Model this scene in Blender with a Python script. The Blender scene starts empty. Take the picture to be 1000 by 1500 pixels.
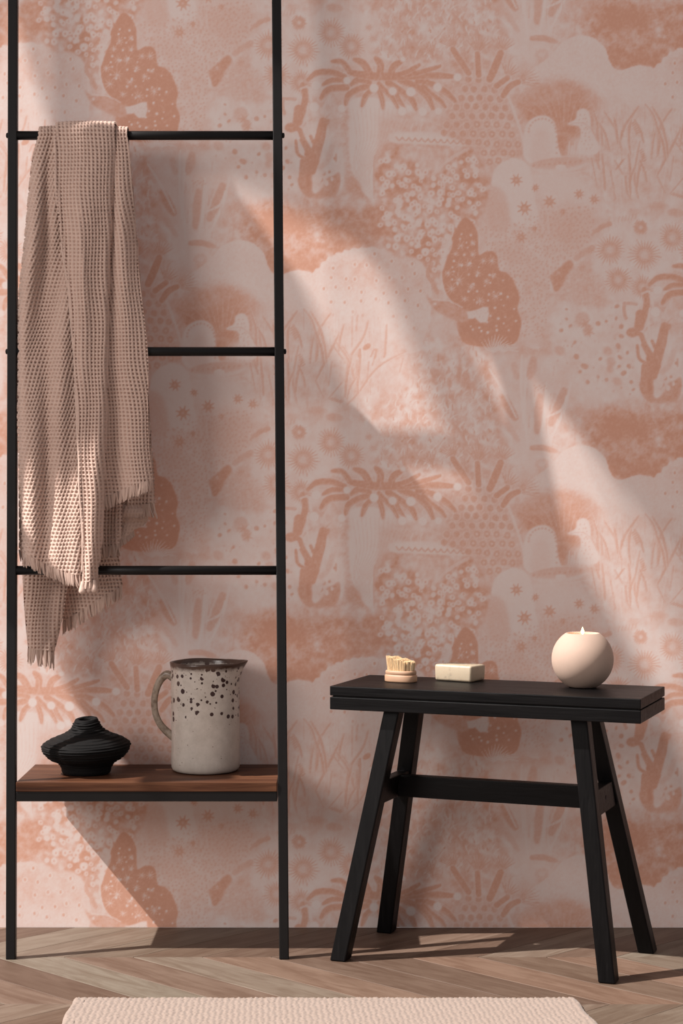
import bpy, bmesh, math, random
import numpy as np
from mathutils import Vector, Matrix

scene = bpy.context.scene
C = scene.collection
random.seed(5)

# ------------------------------------------------------------------ measures
D = 3.3            # camera to back wall (m)
H = 0.79           # camera height (m)
K = 0.0012         # metres per photo pixel on the back wall
HOR = 700.0        # row of the horizon in the 1000x1500 photo

def P(px, py, d):
    """world point seen at photo pixel (px,py) at distance d in front of the wall"""
    s = (D - d) / D
    return Vector(((px - 500) * K * s, -d, H + (HOR - py) * K * s))

# ------------------------------------------------------------------ camera
cam_d = bpy.data.cameras.new('camera')
cam_d.sensor_fit = 'HORIZONTAL'
cam_d.sensor_width = 36.0
cam_d.lens = 36.0 * D / 1.2
cam_d.shift_y = -0.05
cam = bpy.data.objects.new('camera', cam_d)
cam.location = (0, -D, H)
cam.rotation_euler = (math.pi / 2, 0, 0)
C.objects.link(cam)
scene.camera = cam

# ------------------------------------------------------------------ light
SUN = Vector((1.0, 0.27, -1.2)).normalized()
sun_d = bpy.data.lights.new('sun', 'SUN')
sun_d.energy = 8.4
sun_d.color = (1.0, 0.96, 0.92)
sun_d.angle = math.radians(0.6)
sun = bpy.data.objects.new('sun', sun_d)
sun.rotation_euler = SUN.to_track_quat('-Z', 'Y').to_euler()
sun.location = (-2.5, -1, 4)
C.objects.link(sun)

win_d = bpy.data.lights.new('studio_window_light', 'AREA')
win_d.shape = 'RECTANGLE'
win_d.size = 1.3
win_d.size_y = 1.3
win_d.energy = 54
win_d.color = (1.0, 0.93, 0.88)
win = bpy.data.objects.new('studio_window_light', win_d)
win.location = (-2.5, -2.75, 1.75)
win.rotation_euler = (Vector((-0.1, 0, 0.85)) - win.location).to_track_quat('-Z', 'Y').to_euler()
C.objects.link(win)

world = bpy.data.worlds.new('world')
scene.world = world
world.use_nodes = True
bg = world.node_tree.nodes['Background']
bg.inputs[0].default_value = (0.80, 0.74, 0.74, 1)
bg.inputs[1].default_value = 0.51

vs = scene.view_settings
vs.view_transform = 'Standard'
vs.look = 'None'
vs.exposure = 0.0
vs.gamma = 1.0
vs.use_curve_mapping = False

# ------------------------------------------------------------------ helpers
def link(name, me, mat=None, parent=None):
    o = bpy.data.objects.new(name, me)
    C.objects.link(o)
    if mat is not None and me is not None and not me.materials:
        me.materials.append(mat)
    if parent is not None:
        o.parent = parent
        o.matrix_parent_inverse = Matrix.Identity(4)
        o.location = -Vector(parent.location) if parent.rotation_euler[2] == 0 else (0, 0, 0)
    return o

def tag(o, label=None, cat=None, group=None, kind=None):
    if label: o['label'] = label
    if cat: o['category'] = cat
    if group: o['group'] = group
    if kind: o['kind'] = kind
    return o

def empty(name, loc, label, cat, rz=0.0):
    o = bpy.data.objects.new(name, None)
    o.empty_display_size = 0.05
    C.objects.link(o)
    o.location = loc
    o.rotation_euler = (0, 0, rz)
    return tag(o, label, cat)

def mesh_np(name, verts, faces, smooth=True):
    verts = np.asarray(verts, dtype=np.float32)
    faces = np.asarray(faces, dtype=np.int32)
    me = bpy.data.meshes.new(name)
    me.vertices.add(len(verts))
    me.vertices.foreach_set('co', verts.ravel())
    n, k = faces.shape
    me.loops.add(n * k)
    me.loops.foreach_set('vertex_index', faces.ravel())
    me.polygons.add(n)
    me.polygons.foreach_set('loop_start', np.arange(0, n * k, k, dtype=np.int32))
    me.polygons.foreach_set('loop_total', np.full(n, k, dtype=np.int32))
    me.update(calc_edges=True)
    me.polygons.foreach_set('use_smooth', np.full(n, smooth, dtype=bool))
    me.update()
    return me

def grid_faces(nr, nc, wrap=False):
    r = np.arange(nr - 1)[:, None]
    c = np.arange(nc if wrap else nc - 1)[None, :]
    c2 = (c + 1) % nc
    a = r * nc + c; b = r * nc + c2
    e = (r + 1) * nc + c2; f = (r + 1) * nc + c
    return np.stack([a, b, e, f], -1).reshape(-1, 4)

def bm_mesh(name, bm, smooth=False):
    me = bpy.data.meshes.new(name)
    bmesh.ops.recalc_face_normals(bm, faces=bm.faces)
    bm.to_mesh(me); bm.free()
    if smooth:
        me.polygons.foreach_set('use_smooth', [True] * len(me.polygons))
    return me

def hexa(bm, pts, bevel=0.0, seg=2):
    """8 points: bottom ring 0-3, top ring 4-7"""
    vs_ = [bm.verts.new(p) for p in pts]
    fs = []
    for q in ((3, 2, 1, 0), (4, 5, 6, 7), (0, 1, 5, 4), (1, 2, 6, 5), (2, 3, 7, 6), (3, 0, 4, 7)):
        fs.append(bm.faces.new([vs_[i] for i in q]))
    if bevel > 0:
        es = set()
        for f in fs: es.update(f.edges)
        bmesh.ops.bevel(bm, geom=list(es), offset=bevel, segments=seg, affect='EDGES', profile=0.5)

def box_pts(x0, x1, y0, y1, z0, z1):
    return [(x0, y0, z0), (x1, y0, z0), (x1, y1, z0), (x0, y1, z0),
            (x0, y0, z1), (x1, y0, z1), (x1, y1, z1), (x0, y1, z1)]

def lathe(name, prof, n=64, cap_bottom=True, cap_top=False, fn=None):
    """prof: list of (r,z); fn(r,z,theta)->(r,z) optional"""
    verts = []
    for r, z in prof:
        for i in range(n):
            t = 2 * math.pi * i / n
            rr, zz = fn(r, z, t) if fn else (r, z)
            verts.append((rr * math.cos(t), rr * math.sin(t), zz))
    f = [tuple(q) for q in grid_faces(len(prof), n, True)]
    me = bpy.data.meshes.new(name)
    faces = list(f)
    if cap_bottom: faces.append(tuple(reversed(range(n))))
    if cap_top: faces.append(tuple(range((len(prof) - 1) * n, len(prof) * n)))
    me.from_pydata(verts, [], faces)
    me.update()
    me.polygons.foreach_set('use_smooth', [True] * len(me.polygons))
    return me

def tube_arrays(path, rad, n=8, scale2=1.0, closed_ends=True):
    """swept tube along path (Vectors), radius list; returns verts, quads"""
    path = [Vector(p) for p in path]
    m = len(path)
    if not hasattr(rad, '__len__'): rad = [rad] * m
    verts = []
    up = Vector((0.13, 0.98, 0.11)).normalized()
    for i in range(m):
        t = (path[min(i + 1, m - 1)] - path[max(i - 1, 0)]).normalized()
        a = t.cross(up)
        if a.length < 1e-4: a = t.cross(Vector((1, 0, 0)))
        a.normalize(); b = t.cross(a).normalized()
        for j in range(n):
            th = 2 * math.pi * j / n
            verts.append(path[i] + a * (math.cos(th) * rad[i]) + b * (math.sin(th) * rad[i] * scale2))
    quads = [tuple(q) for q in grid_faces(m, n, True)]
    caps = []
    if closed_ends:
        caps = [tuple(reversed(range(n))), tuple(range((m - 1) * n, m * n))]
    return verts, quads, caps

def tube(name, path, rad, n=12, scale2=1.0, smooth=True):
    v, q, c = tube_arrays(path, rad, n, scale2)
    me = bpy.data.meshes.new(name)
    me.from_pydata([tuple(p) for p in v], [], q + c)
    me.update()
    sm = [smooth] * len(q) + [False] * len(c)
    me.polygons.foreach_set('use_smooth', sm)
    return me

def interp(x, pts):
    xs = [p[0] for p in pts]; ys = [p[1] for p in pts]
    return np.interp(x, xs, ys)

# ------------------------------------------------------------------ materials
class NT:
    def __init__(self, name):
        self.m = bpy.data.materials.new(name)
        self.m.use_nodes = True
        self.t = self.m.node_tree
        self.b = self.t.nodes['Principled BSDF']
    def n(self, typ, **kw):
        nd = self.t.nodes.new(typ)
        for k_, v in kw.items():
            if k_.startswith('i_'):
                key = k_[2:]
                key = int(key) if key.isdigit() else key.replace('_', ' ')
                nd.inputs[key].default_value = v
            else:
                setattr(nd, k_, v)
        return nd
    def l(self, a, b): self.t.links.new(a, b)
    def ramp(self, fac, stops, interp_='LINEAR'):
        r = self.n('ShaderNodeValToRGB')
        r.color_ramp.interpolation = interp_
        el = r.color_ramp.elements
        while len(el) < len(stops): el.new(0.5)
        for e, (p, c) in zip(el, stops):
            e.position = p
            e.color = (c[0], c[1], c[2], 1)
        self.l(fac, r.inputs[0])
        return r.outputs[0]
    def set(self, **kw):
        for k_, v in kw.items():
            self.b.inputs[k_.replace('_', ' ')].default_value = v
    def coords(self, scale=(1, 1, 1), which='Object', rot=(0, 0, 0)):
        tc = self.n('ShaderNodeTexCoord')
        mp = self.n('ShaderNodeMapping')
        mp.inputs['Scale'].default_value = scale
        mp.inputs['Rotation'].default_value = rot
        self.l(tc.outputs[which], mp.inputs[0])
        return mp.outputs[0]
    def noise(self, co, scale, detail=4, rough=0.55, dist=0.0):
        nd = self.n('ShaderNodeTexNoise')
        nd.inputs['Scale'].default_value = scale
        nd.inputs['Detail'].default_value = detail
        nd.inputs['Roughness'].default_value = rough
        nd.inputs['Distortion'].default_value = dist
        if co is not None: self.l(co, nd.inputs['Vector'])
        return nd.outputs['Fac']
    def bump(self, h, strength=0.3, dist=0.001):
        bp = self.n('ShaderNodeBump')
        bp.inputs['Strength'].default_value = strength
        bp.inputs['Distance'].default_value = dist
        self.l(h, bp.inputs['Height'])
        self.l(bp.outputs[0], self.b.inputs['Normal'])
    def mix(self, fac, a, b, blend='MIX'):
        mx = self.n('ShaderNodeMix', data_type='RGBA', blend_type=blend)
        if hasattr(fac, 'is_linked') or hasattr(fac, 'links'): self.l(fac, mx.inputs[0])
        else: mx.inputs[0].default_value = fac
        for s, v in ((6, a), (7, b)):
            if isinstance(v, tuple): mx.inputs[s].default_value = (*v[:3], 1)
            else: self.l(v, mx.inputs[s])
        return mx.outputs[2]
    def math(self, op, a, b=None, clamp=False):
        nd = self.n('ShaderNodeMath', operation=op)
        nd.use_clamp = clamp
        for i, v in enumerate((a, b)):
            if v is None: continue
            if isinstance(v, (int, float)): nd.inputs[i].default_value = v
            else: self.l(v, nd.inputs[i])
        return nd.outputs[0]

def m_wallpaper():
    t = NT('wallpaper_print')
    at = t.n('ShaderNodeAttribute', attribute_name='ink')
    co = t.coords((1, 1, 1))
    fine = t.noise(co, 420, 2, 0.6)
    wash = t.noise(co, 26, 5, 0.6)
    k1 = t.math('MULTIPLY', t.math('SUBTRACT', fine, 0.5), 0.16)
    k2 = t.math('MULTIPLY', t.math('SUBTRACT', wash, 0.5), 0.16)
    f = t.math('ADD', t.math('ADD', at.outputs['Fac'], k1), k2, True)
    col = t.ramp(f, [(0.0, (0.745, 0.63, 0.59)), (0.22, (0.725, 0.56, 0.508)), (0.5, (0.695, 0.457, 0.382)), (0.8, (0.655, 0.372, 0.28)), (1.0, (0.625, 0.332, 0.238))])
    t.l(col, t.b.inputs['Base Color'])
    t.set(Roughness=0.85)
    t.b.inputs['Specular IOR Level'].default_value = 0.2
    weave = t.noise(t.coords((900, 1, 1400)), 1.0, 2)
    t.bump(weave, 0.10, 0.0006)
    return t.m

def m_plain(name, col, rough=0.7, bump=None, spec=0.5):
    t = NT(name)
    co = t.coords()
    v = t.noise(co, 30, 4)
    c = t.mix(v, tuple(x * 0.9 for x in col), tuple(min(1, x * 1.1) for x in col))
    t.l(c, t.b.inputs['Base Color'])
    t.set(Roughness=rough)
    t.b.inputs['Specular IOR Level'].default_value = spec
    if bump:
        t.bump(t.noise(co, bump[0], 4), bump[1], bump[2])
    return t.m

def m_black_metal():
    t = NT('black_powder_coat')
    co = t.coords()
    v = t.noise(co, 40, 3)
    t.l(t.mix(v, (0.0045, 0.004, 0.004), (0.008, 0.007, 0.007)), t.b.inputs['Base Color'])
    t.set(Roughness=0.45, Metallic=0.0); t.b.inputs['Specular IOR Level'].default_value = 0.22
    t.bump(t.noise(co, 900, 2), 0.08, 0.0003)
    return t.m

def m_black_wood(sc, name):
    t = NT(name)
    co = t.coords(sc)
    v = t.noise(co, 1.0, 6, 0.65, 0.6)
    t.l(t.ramp(v, [(0.3, (0.0012, 0.001, 0.0012)), (0.62, (0.0028, 0.0023, 0.0025)), (0.8, (0.010, 0.0085, 0.008))]), t.b.inputs['Base Color'])
    r = t.ramp(v, [(0.2, (0.34,) * 3), (0.8, (0.55,) * 3)])
    t.l(r, t.b.inputs['Roughness'])
    t.b.inputs['Specular IOR Level'].default_value = 0.13
    t.bump(v, 0.35, 0.0012)
    return t.m

def m_walnut():
    t = NT('walnut')
    co = t.coords((2.2, 38, 60))
    v = t.noise(co, 1.0, 6, 0.6, 1.2)
    w = t.noise(t.coords((9, 260, 300)), 1.0, 3)
    c = t.ramp(v, [(0.30, (0.022, 0.007, 0.003)), (0.48, (0.072, 0.025, 0.011)), (0.66, (0.150, 0.062, 0.030))])
    c = t.mix(t.math('MULTIPLY', w, 0.55), c, (0.03, 0.012, 0.007))
    t.l(c, t.b.inputs['Base Color'])
    t.set(Roughness=0.5)
    t.b.inputs['Specular IOR Level'].default_value = 0.2
    t.bump(w, 0.15, 0.0006)
    return t.m

def m_plank():
    t = NT('oak_plank')
    oi = t.n('ShaderNodeObjectInfo')
    tc = t.n('ShaderNodeTexCoord')
    off = t.n('ShaderNodeVectorMath', operation='ADD')
    sc = t.n('ShaderNodeVectorMath', operation='SCALE')
    cmb = t.n('ShaderNodeCombineXYZ')
    t.l(oi.outputs['Random'], cmb.inputs[0]); t.l(oi.outputs['Random'], cmb.inputs[1])
    t.l(cmb.outputs[0], sc.inputs[0]); sc.inputs['Scale'].default_value = 37.0
    t.l(tc.outputs['Object'], off.inputs[0]); t.l(sc.outputs[0], off.inputs[1])
    mp = t.n('ShaderNodeMapping'); mp.inputs['Scale'].default_value = (6, 46, 20)
    t.l(off.outputs[0], mp.inputs[0])
    g = t.noise(mp.outputs[0], 1.0, 6, 0.62, 1.0)
    mp2 = t.n('ShaderNodeMapping'); mp2.inputs['Scale'].default_value = (14, 30, 30)
    t.l(off.outputs[0], mp2.inputs[0])
    blot = t.noise(mp2.outputs[0], 1.0, 5, 0.6, 0.4)
    base = t.ramp(oi.outputs['Random'], [(0.0, (0.105, 0.066, 0.046)), (0.2, (0.152, 0.101, 0.074)), (0.4, (0.168, 0.138, 0.106)), (0.6, (0.115, 0.076, 0.053)), (0.8, (0.165, 0.102, 0.071)), (1.0, (0.142, 0.115, 0.090))])
    dark = t.mix(1.0, base, (0.66, 0.58, 0.53), 'MULTIPLY')
    c = t.mix(t.ramp(g, [(0.33, (1, 1, 1)), (0.6, (0, 0, 0))]), base, dark)
    c = t.mix(t.ramp(blot, [(0.50, (0, 0, 0)), (0.72, (0.6, 0.6, 0.6))]), c, dark)
    t.l(c, t.b.inputs['Base Color'])
    t.set(Roughness=0.55)
    t.b.inputs['Specular IOR Level'].default_value = 0.35
    t.bump(g, 0.12, 0.0008)
    return t.m

def m_cloth(name, c0, c1, bumpscale=1500):
    t = NT(name)
    co = t.coords()
    v = t.noise(co, 60, 4)
    fine = t.noise(co, 900, 2)
    c = t.mix(v, c0, c1)
    c = t.mix(t.math('MULTIPLY', fine, 0.35), c, tuple(x * 0.78 for x in c0))
    t.l(c, t.b.inputs['Base Color'])
    t.set(Roughness=0.92)
    t.b.inputs['Specular IOR Level'].default_value = 0.1
    t.b.inputs['Sheen Weight'].default_value = 0.15
    t.bump(t.noise(co, bumpscale, 2), 0.3, 0.0005)
    return t.m

def m_jug():
    t = NT('speckled_glaze')
    tc = t.n('ShaderNodeTexCoord')
    co = tc.outputs['Object']
    sep = t.n('ShaderNodeSeparateXYZ'); t.l(co, sep.inputs[0])
    z = sep.outputs['Z']
    # big iron spots on the upper half
    vo = t.n('ShaderNodeTexVoronoi', feature='F1'); vo.inputs['Scale'].default_value = 118; vo.inputs['Randomness'].default_value = 1.0
    t.l(co, vo.inputs['Vector'])
    sr = t.n('ShaderNodeSeparateColor'); t.l(vo.outputs['Color'], sr.inputs[0])
    rad = t.math('MULTIPLY', t.math('SUBTRACT', sr.outputs[0], 0.12, True), 0.66)
    big = t.math('LESS_THAN', vo.outputs['Distance'], rad)
    zm = t.n('ShaderNodeMapRange'); zm.inputs[1].default_value = 0.085; zm.inputs[2].default_value = 0.125; t.l(z, zm.inputs[0])
    keep = t.math('LESS_THAN', sr.outputs[1], t.math('MULTIPLY', zm.outputs[0], 0.9))
    big = t.math('MULTIPLY', big, keep)
    vs2 = t.n('ShaderNodeTexVoronoi', feature='F1'); vs2.inputs['Scale'].default_value = 300
    t.l(co, vs2.inputs['Vector'])
    s2 = t.n('ShaderNodeSeparateColor'); t.l(vs2.outputs['Color'], s2.inputs[0])
    small = t.math('LESS_THAN', vs2.outputs['Distance'], t.math('MULTIPLY', t.math('SUBTRACT', s2.outputs[0], 0.55, True), 0.75))
    zm2 = t.n('ShaderNodeMapRange'); zm2.inputs[1].default_value = 0.03; zm2.inputs[2].default_value = 0.16; zm2.inputs[3].default_value = 0.1; zm2.inputs[4].default_value = 0.8; t.l(z, zm2.inputs[0])
    small = t.math('MULTIPLY', small, t.math('MULTIPLY', t.math('LESS_THAN', s2.outputs[1], zm2.outputs[0]), 0.75))
    wash = t.noise(co, 38, 6, 0.72)
    base = t.mix(wash, (0.30, 0.25, 0.21), (0.62, 0.555, 0.495))
    c = t.mix(small, base, (0.12, 0.075, 0.05))
    c = t.mix(big, c, (0.035, 0.012, 0.010))
    # brown iron rim
    zr = t.math('ADD', z, t.math('MULTIPLY', t.math('SUBTRACT', t.noise(co, 120, 3), 0.5), 0.010))
    rim = t.n('ShaderNodeMapRange'); rim.inputs[1].default_value = 0.1735; rim.inputs[2].default_value = 0.1800; t.l(zr, rim.inputs[0])
    c = t.mix(rim.outputs[0], c, (0.055, 0.028, 0.018))
    t.l(c, t.b.inputs['Base Color'])
    t.set(Roughness=0.28)
    t.bump(t.noise(co, 160, 3), 0.10, 0.001)
    return t.m

def m_handle():
    t = NT('handle_glaze')
    co = t.coords()
    v = t.noise(co, 90, 5, 0.65)
    t.l(t.ramp(v, [(0.35, (0.13, 0.085, 0.055)), (0.6, (0.30, 0.235, 0.18))]), t.b.inputs['Base Color'])
    t.set(Roughness=0.35)
    return t.m

def m_soap():
    t = NT('soap')
    co = t.coords()
    v = t.noise(co, 55, 5, 0.7)
    c = t.ramp(v, [(0.36, (0.30, 0.235, 0.175)), (0.46, (0.43, 0.345, 0.245)), (0.8, (0.46, 0.37, 0.265))])
    t.l(c, t.b.inputs['Base Color'])
    t.set(Roughness=0.45)
    t.b.inputs['Subsurface Weight'].default_value = 0.15
    t.b.inputs['Subsurface Radius'].default_value = (0.01, 0.006, 0.004)
    t.bump(t.noise(co, 200, 3), 0.1, 0.0006)
    return t.m

def m_emit(name, col, st):
    t = NT(name)
    co = t.coords()
    v = t.noise(co, 60, 2)
    t.l(t.mix(v, col, tuple(min(1, x * 1.15) for x in col)), t.b.inputs['Emission Color'])
    t.set(Emission_Strength=st)
    return t.m

MAT = {}
MAT['wallpaper'] = m_wallpaper()
MAT['plaster'] = m_plain('pale_plaster', (0.62, 0.56, 0.52), 0.9, (60, 0.1, 0.001))
MAT['subfloor'] = m_plain('floor_joint', (0.06, 0.045, 0.035), 0.9)
MAT['plank'] = m_plank()
MAT['metal'] = m_black_metal()
MAT['bwood_x'] = m_black_wood((9, 130, 130), 'black_wood_along')
MAT['bwood_z'] = m_black_wood((130, 130, 9), 'black_wood_upright')
MAT['walnut'] = m_walnut()
MAT['towel'] = m_cloth('towel_cotton', (0.53, 0.375, 0.31), (0.61, 0.437, 0.363))
MAT['fringe'] = m_cloth('towel_fringe', (0.52, 0.372, 0.308), (0.60, 0.44, 0.368))
MAT['rug'] = m_cloth('rug_cotton', (0.262, 0.198, 0.164), (0.30, 0.230, 0.194))
MAT['vase'] = m_plain('black_bisque', (0.0045, 0.004, 0.004), 0.8, (260, 0.35, 0.0012), 0.15)
MAT['jug'] = m_jug()
MAT['handle'] = m_handle()
MAT['soap'] = m_soap()
MAT['candle'] = m_plain('candle_stoneware', (0.43, 0.307, 0.243), 0.8, (300, 0.06, 0.0006), 0.3)
MAT['wax'] = m_plain('candle_wax', (0.80, 0.58, 0.42), 0.4)
MAT['wick'] = m_plain('wick', (0.03, 0.02, 0.02), 0.9)
MAT['flame'] = m_emit('flame', (1.0, 0.55, 0.18), 9.0)
MAT['beech'] = m_plain('beech', (0.40, 0.235, 0.145), 0.55, (120, 0.1, 0.0006))
MAT['bristle'] = m_plain('bristle', (0.86, 0.66, 0.42), 0.7)

# ------------------------------------------------------------------ wallpaper print
# One repeat of the print is 500 x 600 units with a half drop (500, 300); it is painted on a
# 1000 x 600 torus, every motif laid down twice, and read back onto the wall's vertices as ink.
rng = np.random.default_rng(11)
TW, TH = 1000, 600

def fnoise(sig, seed):
    r = np.random.default_rng(seed).standard_normal((TH, TW))
    fy = np.fft.fftfreq(TH)[:, None]; fx = np.fft.fftfreq(TW)[None, :]
    g = np.exp(-2 * (math.pi * sig) ** 2 * (fx * fx + fy * fy))
    n = np.fft.ifft2(np.fft.fft2(r) * g).real
    n = n + np.roll(n, (300, 500), (0, 1))
    return n / n.std()

N_big, N_mid, N_sml, N_fin = fnoise(14, 1), fnoise(5, 2), fnoise(2.2, 3), fnoise(0.8, 4)
T = np.clip(0.31 + 0.06 * N_big + 0.06 * N_mid + 0.05 * N_sml, 0.05, 0.6)

def put(x0, y0, m, val):
    h, w = m.shape
    v = val
    for dx, dy in ((0, 0), (500, 300)):
        ix = np.ix_((y0 + dy + np.arange(h)) % TH, (x0 + dx + np.arange(w)) % TW)
        T[ix] = T[ix] * (1 - m) + v * m

def nz(x0, y0, h, w, spec):
    out = 0.0
    for arr, k_ in spec:
        ix = np.ix_((y0 + np.arange(h)) % TH, (x0 + np.arange(w)) % TW)
        out = out + k_ * arr[ix]
    return out

def blur(a, s):
    if s <= 0: return a
    r = max(1, int(3 * s)); k_ = np.exp(-0.5 * (np.arange(-r, r + 1) / s) ** 2); k_ /= k_.sum()
    a = np.apply_along_axis(lambda v: np.convolve(v, k_, 'same'), 0, a)
    return np.apply_along_axis(lambda v: np.convolve(v, k_, 'same'), 1, a)

def smooth_pts(pts, closed=True, sub=5):
    p = np.array(pts, float); n = len(p); out = []
    for i in range(n if closed else n - 1):
        if closed: a, b, c, d_ = p[i - 1], p[i], p[(i + 1) % n], p[(i + 2) % n]
        else: a, b, c, d_ = p[max(i - 1, 0)], p[i], p[i + 1], p[min(i + 2, n - 1)]
        for t in np.linspace(0, 1, sub, endpoint=False):
            out.append(0.5 * ((2 * b) + (c - a) * t + (2 * a - 5 * b + 4 * c - d_) * t * t + (3 * b - a - 3 * c + d_) * t ** 3))
    if not closed: out.append(p[-1])
    return np.array(out)

def inside(pts, X, Y):
    ins = np.zeros(X.shape, bool)
    n = len(pts)
    for i in range(n):
        x1, y1 = pts[i]; x2, y2 = pts[(i + 1) % n]
        if y1 == y2: continue
        c = ((y1 > Y) != (y2 > Y)) & (X < (x2 - x1) * (Y - y1) / (y2 - y1) + x1)
        ins ^= c
    return ins

def poly(pts, val, a=1.0, soft=0.0, tex=(), smooth=True, texa=()):
    q = smooth_pts(pts) if smooth else np.array(pts, float)
    pad = int(3 * soft) + 2
    x0 = int(math.floor(q[:, 0].min())) - pad; x1 = int(math.ceil(q[:, 0].max())) + pad
    y0 = int(math.floor(q[:, 1].min())) - pad; y1 = int(math.ceil(q[:, 1].max())) + pad
    w, h = x1 - x0, y1 - y0
    gx = x0 + (np.arange(2 * w) + 0.5) / 2; gy = y0 + (np.arange(2 * h) + 0.5) / 2
    X, Y = np.meshgrid(gx, gy)
    m = inside(q, X, Y).astype(float).reshape(h, 2, w, 2).mean((1, 3))
    m = blur(m, soft) * a
    if texa: m = m * np.clip(1 + nz(x0, y0, h, w, texa), 0, 1)
    v = val + (nz(x0, y0, h, w, tex) if tex else 0.0)
    put(x0, y0, m, np.clip(v, 0, 1))

def stroke(pts, wd, val, a=1.0, taper=(1, 1), soft=0.7, sm=True):
    q = smooth_pts(pts, False, 6) if (sm and len(pts) > 2) else np.array(pts, float)
    n = len(q)
    ws = np.interp(np.linspace(0, 1, n), [0, 0.35, 0.65, 1], [taper[0], 1, 1, taper[1]]) * wd / 2
    pad = int(wd / 2 + 3)
    x0 = int(q[:, 0].min()) - pad; x1 = int(q[:, 0].max()) + pad + 1
    y0 = int(q[:, 1].min()) - pad; y1 = int(q[:, 1].max()) + pad + 1
    X, Y = np.meshgrid(np.arange(x0, x1) + 0.5, np.arange(y0, y1) + 0.5)
    m = np.zeros(X.shape)
    for i in range(n - 1):
        (ax, ay), (bx, by) = q[i], q[i + 1]
        dx, dy = bx - ax, by - ay
        L2 = dx * dx + dy * dy + 1e-9
        t = np.clip(((X - ax) * dx + (Y - ay) * dy) / L2, 0, 1)
        d_ = np.hypot(X - ax - t * dx, Y - ay - t * dy)
        r = ws[i] + (ws[i + 1] - ws[i]) * t
        m = np.maximum(m, np.clip((r - d_) / soft + 0.5, 0, 1) * np.clip(r * 2 + 0.1, 0, 1))
    put(x0, y0, m * a, val)

def disc(x, y, r, val, a=1.0, ry=None, soft=0.8, rot=0.0):
    ry = ry or r
    R_ = max(r, ry) + 3
    x0 = int(x - R_); y0 = int(y - R_); n = int(2 * R_) + 2
    X, Y = np.meshgrid(np.arange(x0, x0 + n) + 0.5 - x, np.arange(y0, y0 + n) + 0.5 - y)
    c, s = math.cos(rot), math.sin(rot)
    U, V = X * c + Y * s, -X * s + Y * c
    d_ = (np.hypot(U / r, V / ry) - 1) * min(r, ry)
    put(x0, y0, np.clip(0.5 - d_ / soft, 0, 1) * a, val)

def burst(x, y, r0, r1, n, wd, val, a=1.0, a0=0.0, a1=2 * math.pi, curl=0.0, jit=0.12):
    for i in range(n):
        t = a0 + (a1 - a0) * (i + 0.5) / n
        rr = r1 * (1 + rng.uniform(-jit, jit))
        mx, my = x + math.cos(t) * (r0 + rr) / 2, y + math.sin(t) * (r0 + rr) / 2
        ex, ey = x + math.cos(t + curl) * rr, y + math.sin(t + curl) * rr
        stroke([(x + math.cos(t) * r0, y + math.sin(t) * r0), (mx, my), (ex, ey)], wd, val, a, (1, 0.4), sm=False)

def flower(x, y, r, val, n=8):
    for i in range(n):
        t = 2 * math.pi * i / n + 0.3
        stroke([(x, y), (x + math.cos(t) * r, y + math.sin(t) * r)], r * 0.42, val, 0.95, (1, 0.35))
    disc(x, y, r * 0.55, val)
    disc(x, y, r * 0.2, val - 0.2)

def scatter(pts, spacing, jit=0.35):
    q = np.array(pts, float)
    out = []
    y = q[:, 1].min(); row = 0
    while y < q[:, 1].max():
        x = q[:, 0].min() + (row % 2) * spacing / 2
        while x < q[:, 0].max():
            X = x + rng.uniform(-jit, jit) * spacing; Y = y + rng.uniform(-jit, jit) * spacing
            if inside(q, np.array([[X]]), np.array([[Y]]))[0, 0]: out.append((X, Y))
            x += spacing
        y += spacing * 0.87; row += 1
    return out

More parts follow.
